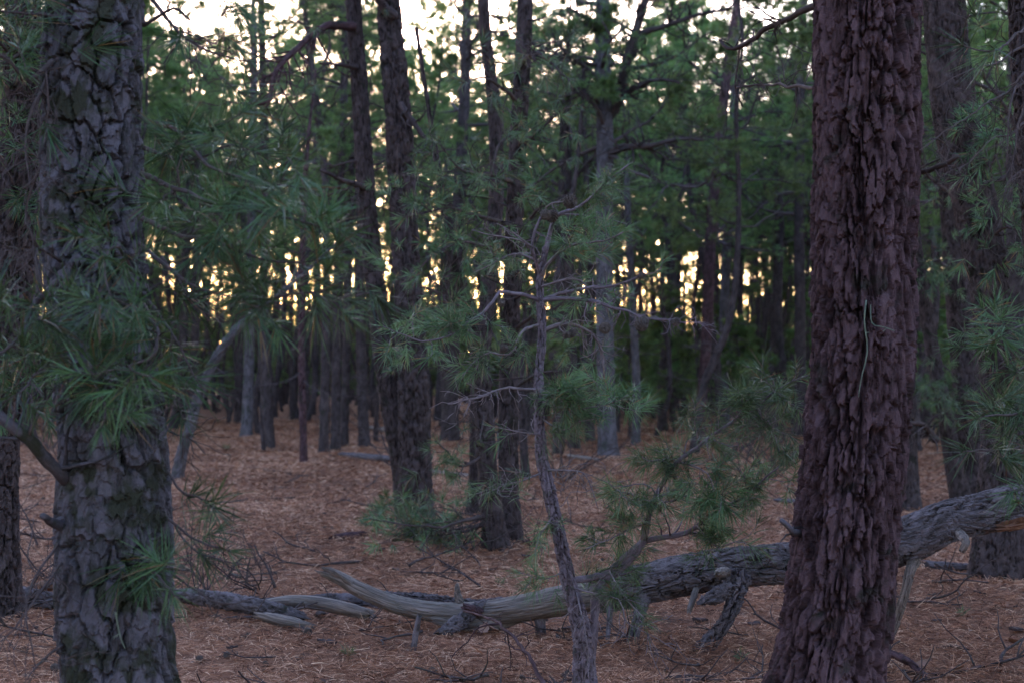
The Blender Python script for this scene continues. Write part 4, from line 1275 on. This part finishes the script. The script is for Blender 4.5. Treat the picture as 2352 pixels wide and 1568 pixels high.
log_part(logr, LB, [(1170, 1375, 10, 8.1), (1120, 1382, 14, 8.15), (1060, 1380, 12, 8.2), (1000, 1372, 15, 8.25), (930, 1366, 12, 8.3), (880, 1362, 8, 8.3)], M_barkL, 'peeling_bark', 0.012, 0.03, 0.06, 0.005, 509)
for i, (pts, m, a) in enumerate([
    ([(1058, 1385, 20, 7.97), (1052, 1365, 16, 7.97), (1049, 1343, 9, 7.97)], M_wood, 0.006),
    ([(1240, 1410, 30, 7.85), (1241, 1435, 22, 7.85), (1242, 1462, 24, 7.85)], M_barkL, 0.008),
    ([(1476, 1365, 40, 7.65), (1470, 1405, 26, 7.6), (1460, 1440, 23, 7.55), (1452, 1475, 27, 7.5)], M_barkL, 0.012),
    ([(1700, 1320, 50, 7.5), (1690, 1370, 34, 7.45), (1670, 1420, 29, 7.4), (1642, 1460, 32, 7.4), (1608, 1500, 42, 7.35)], M_barkL, 0.02),
    ([(1680, 1345, 34, 7.45), (1650, 1365, 34, 7.4), (1620, 1378, 20, 7.35), (1604, 1385, 8, 7.3)], M_barkL, 0.016),
    ([(1600, 1350, 14, 7.5), (1590, 1380, 14, 7.45), (1583, 1402, 10, 7.4)], M_wood, 0.004),
    ([(1668, 1312, 22, 7.48), (1656, 1314, 24, 7.4), (1646, 1316, 12, 7.34)], M_wood, 0.004),
    ([(2100, 1285, 34, 7.4), (2090, 1312, 22, 7.35), (2076, 1370, 20, 7.35), (2055, 1430, 22, 7.4), (2034, 1490, 14, 7.4)], M_wood, 0.006),
    ([(2205, 1225, 22, 7.2), (2218, 1243, 18, 7.1), (2210, 1262, 14, 7.1)], M_wood, 0.006),
    ([(1100, 1405, 22, 7.85), (1085, 1398, 18, 7.8), (1068, 1392, 12, 7.8)], M_barkB, 0.008),
    ([(1385, 1345, 20, 7.7), (1400, 1395, 14, 7.6), (1395, 1470, 10, 7.5)], M_barkL, 0.004),
]):
    log_part(logr, LB, pts, m, 'branch_stub' if i not in (3, 7) else 'support_branch', a, 0.03, 0.06, 0.004, 520 + i)
log_part(logr, LB, [(2290, 1212, 14, 7.24), (2352, 1200, 26, 7.22), (2430, 1185, 30, 7.2)], M_orange, 'split_wood', 0.02, 0.03, 0.3, 0.006, 540, label='fresh orange brown torn wood')

# dark bent dead branch in front of the log
b0 = G(1250, 1590)
b0[2] = 0
TREES['X1'] = (empty('fallen_branch', b0, 'dark bent dead branch leaning on the log, coming up from the bottom edge', 'branch'), b0, None, None)
branch('X1', [(1262, 1600, 6.1), (1240, 1550, 6.25), (1215, 1505, 6.4), (1190, 1475, 6.6), (1160, 1445, 6.8), (1127, 1424, 7.1), (1100, 1412, 7.3), (1066, 1403, 7.5)], 0.014, 0.007, 3, 0.2, 0, seed=600, dead=True, mat=M_barkB, sides=10, name='stem')
branch('X1', [(1150, 1432, 6.9), (1100, 1440, 6.9), (1070, 1475, 6.9), (1040, 1510, 6.9)], 0.006, 0.003, 3, 0.15, 0, seed=601, dead=True, mat=M_barkB, name='twig')
branch('X1', [(1165, 1450, 6.8), (1170, 1500, 6.8), (1168, 1545, 6.8)], 0.004, 0.002, 3, 0.12, 0, seed=602, dead=True, mat=M_barkB, name='twig')

# logs and brush left of the main log
for i, (lab, pts, m, r) in enumerate([
    ('bark covered fallen limb lying left of the bare log end', [(380, 1350, 26, 8.6), (450, 1356, 36, 8.5), (520, 1366, 40, 8.4), (590, 1378, 38, 8.3), (650, 1390, 32, 8.25), (700, 1405, 26, 8.2)], M_barkL, 0.012),
    ('pale bare branch lying behind the broken tip of the log', [(600, 1372, 22, 8.5), (660, 1364, 30, 8.45), (730, 1368, 34, 8.4), (800, 1382, 34, 8.35), (850, 1395, 28, 8.3)], M_wood, 0.006),
    ('broken pale wood piece on the needles below the bark covered limb', [(590, 1390, 20, 8.1), (640, 1402, 30, 8.05), (690, 1412, 28, 8.0), (715, 1416, 16, 8.0)], M_wood, 0.008),
    ('thin dark fallen limb along the back of the log pile', [(600, 1355, 14, 8.9), (700, 1352, 20, 8.9), (790, 1348, 22, 8.85), (860, 1362, 14, 8.8)], M_barkL, 0.008),
    ('bark covered limb lying behind the foot of the mossy left trunk', [(-60, 1340, 30, 8.9), (30, 1345, 34, 8.8), (100, 1360, 34, 8.7), (160, 1372, 30, 8.7)], M_barkL, 0.012),
    ('lower thin limb of the brush pile at the left edge', [(20, 1395, 16, 8.6), (90, 1385, 20, 8.6), (140, 1382, 18, 8.6)], M_barkL, 0.008),
    ('split orange brown limb on top of the left brush pile', [(50, 1320, 12, 9.2), (100, 1300, 22, 9.2), (150, 1298, 22, 9.1)], M_orange, 0.012),
    ('fallen stick on the needles left of the thick trunk of the pair, nearer', [(764, 1236, 16, 12.3), (800, 1230, 18, 12.4), (838, 1224, 12, 12.5)], M_barkB, 0.006),
    ('grey fallen limb behind the slim trunk of the pair', [(785, 1040, 12, 25), (840, 1045, 16, 24.5), (905, 1050, 14, 24)], M_barkL, 0.01),
    ('farther pale fallen limb in the clearing behind the pair', [(840, 985, 10, 37), (880, 990, 12, 36), (930, 995, 12, 36)], M_wood, 0.01),
    ('pale bleached fallen branch right of the young pine', [(1305, 1048, 10, 24.5), (1345, 1054, 12, 24), (1375, 1058, 10, 24)], M_wood, 0.01),
    ('grey fallen log behind the white dead branch at right', [(2125, 1290, 14, 10.6), (2180, 1296, 18, 10.5), (2240, 1300, 18, 10.4)], M_barkL, 0.008),
    ('long low grey limb lying behind the right tree cluster', [(1780, 1150, 10, 16), (1860, 1152, 12, 16), (1900, 1148, 8, 16)], M_barkL, 0.006),
    ('dark curved fallen limb near the right foreground trunk foot', [(2030, 1505, 14, 7.0), (2070, 1520, 18, 6.9), (2100, 1540, 16, 6.8), (2125, 1565, 12, 6.7)], M_barkB, 0.006),
    ('pale fallen limb lying between the pair and the central trio', [(985, 1085, 10, 20.5), (1030, 1092, 12, 20), (1085, 1098, 12, 20)], M_wood, 0.008),
    ('small upright broken twig stump in front of the log', [(950, 1490, 14, 7.35), (955, 1455, 14, 7.35), (962, 1420, 11, 7.35)], M_barkL, 0.005),
]):
    q = P4(pts)
    c = q.mean(0)[:3]
    zmin = (q[:, 2] - q[:, 3]).min()
    off = 0.0 if i == 15 else -(zmin + 0.01)
    q[:, 2] += off
    c[2] = 0
    mb = MB()
    bark_tube(mb, q[:, :3] - c, q[:, 3], 0.006 if c[1] < 13 else 0.015, 0.035, 0.08, r, 560 + i, 0, 0, 0, 0.5 if m is M_wood else 1.0, None, 0.8)
    o = link('fallen_limb', mb.mesh('fallen_limb', [m]), None, c, label=lab)
    o['category'] = 'fallen branch'

# ------------------------------------------------------------------ loose twigs, cones, leaves and bark on the ground
rg = np.random.default_rng(99)


def zone(x, Y):
    px = W / 2 + x / Y * FOC
    side = 'left of the paired trunks' if px < 900 else ('around the central trunks' if px < 1400 else ('left of the big red trunk' if px < 1900 else 'right of the big red trunk'))
    return side


stick_meshes = []
for k in range(8):
    mb = MB()
    L = rg.uniform(0.25, 0.6)
    w = wander((0, 0, 0.012), (1, 0, 0.02), L, 7, rg, 0.22, 0)
    w[:, 2] = 0.012 + np.abs(w[:, 2] - 0.012) * 0.4
    tube(mb, w, np.linspace(0.007, 0.003, 8), 6, None, rg.random(), 0, 0.2, k)
    for j in range(int(rg.integers(2, 6))):
        a = int(rg.integers(1, 6))
        d = rnd_side(w[a + 1] - w[a], rg, 0.8)
        d[2] = abs(d[2]) * 0.6
        w2 = wander(w[a], d, L * rg.uniform(0.2, 0.5), 4, rg, 0.25, 0)
        w2[:, 2] = np.maximum(w2[:, 2], 0.006)
        tube(mb, w2, np.linspace(0.004, 0.0015, 5), 4, None, rg.random())
    stick_meshes.append(mb.mesh('fallen_twig', [M_twig]))


def scatter(name, meshes, n, cat, grp, labf, y0, y1, s0, s1, lift=0.0, tilt=0.1):
    for i in range(n):
        Y = y0 * (y1 / y0) ** rg.random()
        x = rg.uniform(-0.36, 0.36) * Y
        o = link(name, meshes[i % len(meshes)])
        o.location = (x, Y, float(gz(np.array([x]), np.array([Y]))[0]) + lift)
        o.rotation_euler = (rg.normal(0, tilt), rg.normal(0, tilt), rg.uniform(0, 6.28))
        s = rg.uniform(s0, s1)
        o.scale = (s, s, s)
        z = zone(x, Y)
        dist = 'near' if Y < 8.2 else ('behind the log' if Y < 12 else 'far back')
        o['label'] = labf % (dist, z)
        o['group'] = grp + ' ' + dist + ' ' + z
        o['category'] = cat


scatter('fallen_twig', stick_meshes, 150, 'twig', 'thin twigs', 'thin grey twig on the needles, %s, %s', 5.8, 24, 0.7, 1.5, 0.01)
scatter('pine_cone', [cone_open, cone_mesh(0.022, 0.036, 1.6, 5), cone_mesh(0.020, 0.04, 1.3, 6)], 90, 'pine cone', 'pine cones', 'small dark fallen cone, %s, %s', 6.5, 26, 0.5, 0.85, 0.010, 1.2)
bark_meshes = []
for k in range(4):
    mb = MB()
    n = 9
    a = np.linspace(0, 2 * math.pi, n, endpoint=False)
    rr = rg.uniform(0.6, 1.2, n)
    top = np.stack([np.cos(a) * rr * 0.05, np.sin(a) * rr * 0.028, 0.012 + rg.normal(0, 0.003, n)], -1)
    bot = top * np.array([0.9, 0.9, 0]) + np.array([0, 0, 0.001])
    ct = np.array([[0, 0, 0.018], [0, 0, 0.0]])
    V = np.vstack([top, bot, ct])
    j = np.arange(n)
    j2 = (j + 1) % n
    mb.add(V, np.stack([j + n, j2 + n, j2, j], -1), np.vstack([np.stack([j, j2, np.full(n, 2 * n)], -1), np.stack([j2 + n, j + n, np.full(n, 2 * n + 1)], -1)]))
    bark_meshes.append(mb.mesh('bark_chip', [M_barkC], smooth=False))
scatter('bark_chip', bark_meshes, 130, 'bark chip', 'bark chips', 'flat chip of shed bark, %s, %s', 5.8, 16, 0.5, 1.3, 0.008, 0.15)
# dry oak leaves in front of the log
leafm = []
for k in range(2):
    mb = MB()
    t = np.linspace(0, 1, 9)
    wd = 0.028 * np.sin(np.pi * t ** 0.8) * (1 + 0.35 * np.cos(t * 22)) + 0.001
    ctr = np.stack([t * 0.11 - 0.055, t * 0, 0.012 + 0.02 * t * t], -1)
    Lf = ctr + np.stack([0 * t, wd, 0.012 + 0 * t], -1)
    Rt = ctr + np.stack([0 * t, -wd, 0.010 + 0 * t], -1)
    V = np.vstack([Lf, ctr, Rt])
    j = np.arange(8)
    mb.add(V, np.vstack([np.stack([j, j + 9, j + 10, j + 1], -1), np.stack([j + 9, j + 18, j + 19, j + 10], -1)]))
    leafm.append(mb.mesh('dry_leaf', [M_leaf]))
for i, (x, y, lab) in enumerate([(1062, 1448, 'reddish dry leaf beside the bark slab under the log'), (1110, 1462, 'reddish dry leaf right of the other one, in front of the log'), (1125, 1458, 'curled reddish leaf at the right end of the leaf trio'),
                                 (2330, 1490, 'pale dry leaf at the lower right edge'), (2200, 1545, 'dry leaf near the bottom right corner'), (2120, 1530, 'orange dry leaf by the foot of the red trunk')]):
    g = G(x, y)
    o = link('dry_leaf', leafm[i % 2])
    o.location = (g[0], g[1], float(gz(np.array([g[0]]), np.array([g[1]]))[0]) + 0.02)
    o.rotation_euler = (0.2, -0.2, i * 1.3)
    o['label'] = lab
    o['category'] = 'leaf'

# thin upright seedlings / dead sticks
for i, (x, y, h, dx, lab) in enumerate([(90, 1260, 130, -60, 'crooked dead stem with a gall standing left of the mossy trunk'), (632, 1345, 95, -50, 'straight dead stick leaning left behind the bare branch'),
                                        (565, 1340, 60, 10, 'short knobbly stub standing on the bark covered limb'), (520, 1330, 50, 40, 'small pale dead twig leaning right by the brush')]):
    g = G(x, y)
    Y = g[1]
    b = g.copy()
    b[2] = 0
    TREES['U'] = (empty('dead_sapling', b, lab, 'dead sapling'), b, None, None)
    branch('U', [(x, y + 4, Y), (x + dx * .3, y - h * .4, Y), (x + dx * .7, y - h * .75, Y), (x + dx, y - h, Y)], 0.011, 0.005, 4, 0.12, 0, seed=700 + i, dead=True, name='stem')

# ------------------------------------------------------------------ the far stand: shared variants, every tree its own thing
variants = []
for k in range(9):
    rgv = np.random.default_rng(800 + k)
    Ht = rgv.uniform(10.0, 12.5) if k < 6 else rgv.uniform(14.0, 16.5)
    n = 9
    z = np.linspace(-0.1, Ht, n)
    off = np.cumsum(rgv.normal(0, 0.15, (n, 2)), 0)
    off -= off[0]
    rad = np.interp(z, [0, 1, Ht], [0.13, 0.115, 0.015]) * rgv.uniform(0.7, 1.2)
    path = np.column_stack([off, z, rad])
    mb = MB()
    bark_tube(mb, path[:, :3], path[:, 3], 0.035, 0.06, 0.14, 0.018, 810 + k, 0.25)
    tm = mb.mesh('trunk', [M_barkF])
    full = catmull(path, 50)
    cb = (rgv.uniform(0.34, 0.45) if k < 2 else (rgv.uniform(0.50, 0.62) if k < 6 else rgv.uniform(0.46, 0.58))) * Ht
    cmb = crown(full, cb, Ht - 0.2, rgv.uniform(1.9, 2.7), 31, 830 + k, 28, 0.015, 0.15, 1.05)
    dead_limbs(cmb, full, 1.2, cb, 22, 1.5, 850 + k, 0)
    cm = cmb.mesh('crown', [M_twig, M_needF])
    variants.append((tm, cm))
young = []
for k in range(6):
    rgv = np.random.default_rng(900 + k)
    Ht = rgv.uniform(3.2, 6.0)
    z = np.linspace(-0.1, Ht, 7)
    off = np.cumsum(rgv.normal(0, 0.06, (7, 2)), 0)
    path = np.column_stack([off - off[0], z, np.linspace(0.055, 0.01, 7)])
    mb = MB()
    bark_tube(mb, path[:, :3], path[:, 3], 0.025, 0.05, 0.12, 0.008, 910 + k, 0.2)
    tm = mb.mesh('trunk', [M_barkF])
    full = catmull(path, 40)
    cmb = crown(full, 0.7, Ht - 0.1, rgv.uniform(1.1, 1.6), 26, 930 + k, 26, 0.017, 0.15, 1.0)
    young.append((tm, cmb.mesh('crown', [M_twig, M_needF])))

placed = [(TREES[k][1][0], TREES[k][1][1]) for k in TREES if TREES[k][2] is not None]


def far_zone(px):
    if px < 420:
        return 'behind the mossy left trunk'
    if px < 830:
        return 'between the mossy left trunk and the paired trunks'
    if px < 1250:
        return 'behind the paired trunks and central trio'
    if px < 1860:
        return 'between the young pine and the big red trunk'
    return 'behind the big red trunk and right cluster'


def place(n, y0, y1, kind, variants, lab, grp, mind, accept, s0=0.85, s1=1.15):
    cnt = tries = 0
    while cnt < n and tries < 20000:
        tries += 1
        Y = math.sqrt(rg.uniform(y0 * y0, y1 * y1))
        x = rg.uniform(-0.42, 0.42) * Y
        px = W / 2 + x / Y * FOC
        if not accept(px, Y):
            continue
        if any((x - a) ** 2 + (Y - b) ** 2 < mind * mind for a, b in placed):
            continue
        placed.append((x, Y))
        vi = int(rg.integers(len(variants)))
        if len(variants) == 9 and Y > 48:
            vi = 6 + vi % 3
        elif len(variants) == 9:
            vi = vi % 6
        tm, cm = variants[vi]
        band = 'nearer' if Y < 50 else ('middle' if Y < 70 else 'farthest')
        zn = far_zone(px)
        root = empty(kind, (x, Y, 0), lab % (band, zn), 'pine tree', grp % (band, zn))
        root.rotation_euler = (rg.normal(0, 0.04), rg.normal(0, 0.04), rg.uniform(0, 6.28))
        s = rg.uniform(s0, s1)
        if kind.startswith('young'):
            s *= min(1.0, 0.35 + Y / 90)
        root.scale = (s, s, s * rg.uniform(0.95, 1.08))
        link('trunk', tm, root)
        link('crown', cm, root)
        cnt += 1
    return cnt


def acc_far(px, Y):
    if 440 < px < 900 and Y < 44:
        return False
    if Y < 34 and not (px > 1900 or px < 200):
        return rg.random() < 0.25
    return True


def acc_young(px, Y):
    if 430 < px < 900:
        return Y > 58
    if 900 <= px < 1300:
        return Y > 45
    return Y > (24 if px > 1280 else 38)


place(280, 26, 92, 'distant_pine_tree', variants, 'slender distant pine, %s rows, %s', 'distant pines, %s rows %s', 1.35, acc_far)
place(230, 26, 104, 'young_distant_pine_tree', young, 'bushy young understory pine, %s rows, %s', 'understory pines, %s rows %s', 0.8, acc_young)

poles = []
for k in range(6):
    rgv = np.random.default_rng(1000 + k)
    Ht = rgv.uniform(7.5, 12)
    z = np.linspace(-0.1, Ht, 9)
    off = np.cumsum(rgv.normal(0, 0.17, (9, 2)), 0)
    path = np.column_stack([off - off[0], z, np.linspace(0.075, 0.012, 9) * rgv.uniform(0.7, 1.3)])
    mb = MB()
    bark_tube(mb, path[:, :3], path[:, 3], 0.025, 0.05, 0.12, 0.010, 1010 + k, 0.2)
    tm = mb.mesh('trunk', [M_barkF])
    full = catmull(path, 50)
    cmb = crown(full, 0.7 * Ht, Ht - 0.1, 1.2, 8, 1030 + k, 22, 0.014, 0.15, 0.9)
    dead_limbs(cmb, full, 0.8, 0.8 * Ht, 34, 1.3, 1050 + k, 0)
    poles.append((tm, cmb.mesh('crown', [M_twig, M_needF])))
place(290, 24, 88, 'thin_pole_pine_tree', poles, 'thin bare-sided pole pine, %s rows, %s', 'thin pole pines, %s rows %s', 0.7, lambda px, Y: acc_far(px, Y) or rg.random() < 0.12, 0.8, 1.2)

shrubs = []
for k in range(5):
    rgv = np.random.default_rng(1100 + k)
    mb = MB()
    for i in range(7):
        d = np.array([rgv.normal(0, 0.5), rgv.normal(0, 0.5), 1.0])
        grow_limb(mb, (rgv.normal(0, 0.03), rgv.normal(0, 0.03), -0.02), d, rgv.uniform(0.6, 1.7), 0.012, rgv, [], [], 0, 0, 0.0, False, 1.0, 4)
    shrubs.append(mb.mesh('dead_shrub', [M_twig]))
cnt = 0
while cnt < 70:
    Y = math.sqrt(rg.uniform(15 * 15, 60 * 60))
    x = rg.uniform(-0.38, 0.38) * Y
    px = W / 2 + x / Y * FOC
    if (430 < px < 900 and Y < 34) or (px < 1300 and rg.random() < 0.5) or any((x - a) ** 2 + (Y - b) ** 2 < 0.2 for a, b in placed):
        continue
    o = link('dead_shrub', shrubs[cnt % 5], None, (x, Y, 0))
    o.rotation_euler = (0, 0, rg.uniform(0, 6.28))
    band = 'nearer' if Y < 35 else 'farther'
    o['label'] = 'leafless tangle of grey twigs, %s, %s' % (band, far_zone(px))
    o['category'] = 'shrub'
    o['group'] = 'leafless shrubs, %s, %s' % (band, far_zone(px))
    cnt += 1

for i, (x, y, sc, lab) in enumerate([(60, 1400, 0.55, 'low tangle of dead twigs in the brush pile at the left edge, nearer'), (110, 1340, 0.6, 'dead twigs of the left brush pile beside the mossy trunk foot, farther'),
                                     (470, 1375, 0.4, 'dead twigs on the bark covered limb right of the mossy trunk'), (590, 1362, 0.45, 'dead twig tangle behind the bare pale branch'),
                                     (1060, 1262, 0.5, 'grey dead twig tangle left of the central trio base'), (1225, 1262, 0.4, 'grey dead twig tangle right of the central trio base'),
                                     (1440, 1475, 0.35, 'dead twigs under the log right of the young pine'), (1890, 1440, 0.35, 'dead twigs behind the big red trunk by the log')]):
    g = G(x, y)
    o = link('dead_brush', shrubs[i % 5], None, (g[0], g[1], 0.03))
    o.rotation_euler = (rg.uniform(0.7, 1.2), 0, rg.uniform(0, 6.28))
    o.scale = (sc, sc, sc)
    o['label'] = lab
    o['category'] = 'brush'
seedm = []
for k in range(2):
    mb = MB()
    needles(mb, [(0, 0, 0.06), (0.02, 0.01, 0.04), (-0.02, 0.01, 0.05)], [(0, 0, 1), (0.5, 0.2, 1), (-0.5, 0, 1)], 16, 0.09, 0.003, 40 + k)
    seedm.append(mb.mesh('pine_seedling', [M_need]))
for i, (x, y, lab) in enumerate([(520, 1035, 'small green tuft in the clearing left of the pole-like pine'), (535, 1300, 'small green tuft behind the bark covered limb'), (800, 1510, 'tiny pale green tuft on the near needles left of centre'),
                                 (905, 1395, 'tiny green sprout just behind the curved bare log end'), (480, 1210, 'green tuft right of the mossy trunk'), (1700, 1515, 'green sprout right of the log prop'), (1150, 1345, 'tiny green sprout behind the log in the middle'), (2210, 1420, 'green sprout on the needles at right')]):
    g = G(x, y)
    o = link('pine_seedling', seedm[i % 2], None, (g[0], g[1], float(gz(np.array([g[0]]), np.array([g[1]]))[0])))
    sc = 0.8 if y > 1250 else 1.6
    o.scale = (sc, sc, sc)
    o['label'] = lab
    o['category'] = 'seedling'

# the same wood, unseen beside and behind the viewpoint; added to block light
cnt = 0
while cnt < 190:
    x, Y = rg.uniform(-34, 34), rg.uniform(-40, 24)
    if Y > -3 and abs(x) < 0.40 * Y + 3.0:
        continue
    if x * x + Y * Y < 30 or any((x - a) ** 2 + (Y - b) ** 2 < 1.6 for a, b in placed):
        continue
    placed.append((x, Y))
    tm, cm = variants[cnt % 9] if cnt % 3 else young[(cnt // 3) % 6]
    root = empty('surrounding_pine_tree', (x, Y, 0), 'unseen pine of the wood beside and behind the viewpoint', 'pine tree', 'pines outside the view')
    root.rotation_euler = (0, 0, rg.uniform(0, 6.28))
    link('trunk', tm, root)
    link('crown', cm, root)
    cnt += 1

# far-off wood that closes the view
def far_woods():
    rg = np.random.default_rng(77)
    mb = MB()
    n = 900
    X = rg.uniform(-60, 60, n)
    Y = rg.uniform(104, 130, n)
    for i in range(n):
        h = rg.uniform(5.5, 10.0)
        tube(mb, [(X[i], Y[i], -0.1), (X[i] + rg.normal(0, .2), Y[i], h * .5), (X[i] + rg.normal(0, .4), Y[i], h)], [0.12, 0.08, 0.02], 4, None, rg.random(), 0)
    T = 80000
    xi = rg.integers(0, n, T)
    zz = rg.random(T) ** 0.9 * (8.6 + 1.8 * np.sin(xi * 1.7))
    tips = np.stack([X[xi] + rg.normal(0, 1.3, T), Y[xi] + rg.normal(0, 1.3, T), zz + 0.2], -1)
    dirs = rg.normal(size=(T, 3)) + np.array([0, 0, 0.5])
    needles(mb, tips, dirs, 8, 0.5, 0.07, 5, 1, False, 1.0, 0.2, 0.02)
    o = link('far_woods', mb.mesh('far_woods', [M_barkF, M_needF]), kind='stuff', label='dim low mass of distant woods closing the view behind the pines')
    o['category'] = 'woods'


far_woods()




# ------------------------------------------------------------------ dusk air
def haze():
    hx, y0, y1, z0, z1 = 385.0, -62.0, 385.0, -1.5, 22.0
    v = [(x, y, z) for z in (z0, z1) for y in (y0, y1) for x in (-hx, hx)]
    f = [(0, 2, 3, 1), (4, 5, 7, 6), (0, 1, 5, 4), (2, 6, 7, 3), (0, 4, 6, 2), (1, 3, 7, 5)]
    me = bpy.data.meshes.new('haze')
    me.from_pydata(v, [], f)
    m, nt = new_mat('haze')
    pv = N(nt, 'ShaderNodeVolumePrincipled')
    pv.inputs['Color'].default_value = (0.88, 0.90, 0.95, 1)
    pv.inputs['Density'].default_value = 0.00003
    pv.inputs['Anisotropy'].default_value = 0.2
    o = N(nt, 'ShaderNodeOutputMaterial')
    nt.links.new(pv.outputs[0], o.inputs['Volume'])
    me.materials.append(m)
    o = link('haze', me, kind='stuff', label='thin pale evening haze hanging between the distant trees')
    o['category'] = 'haze'


scene.cycles.volume_bounces = 0
haze()
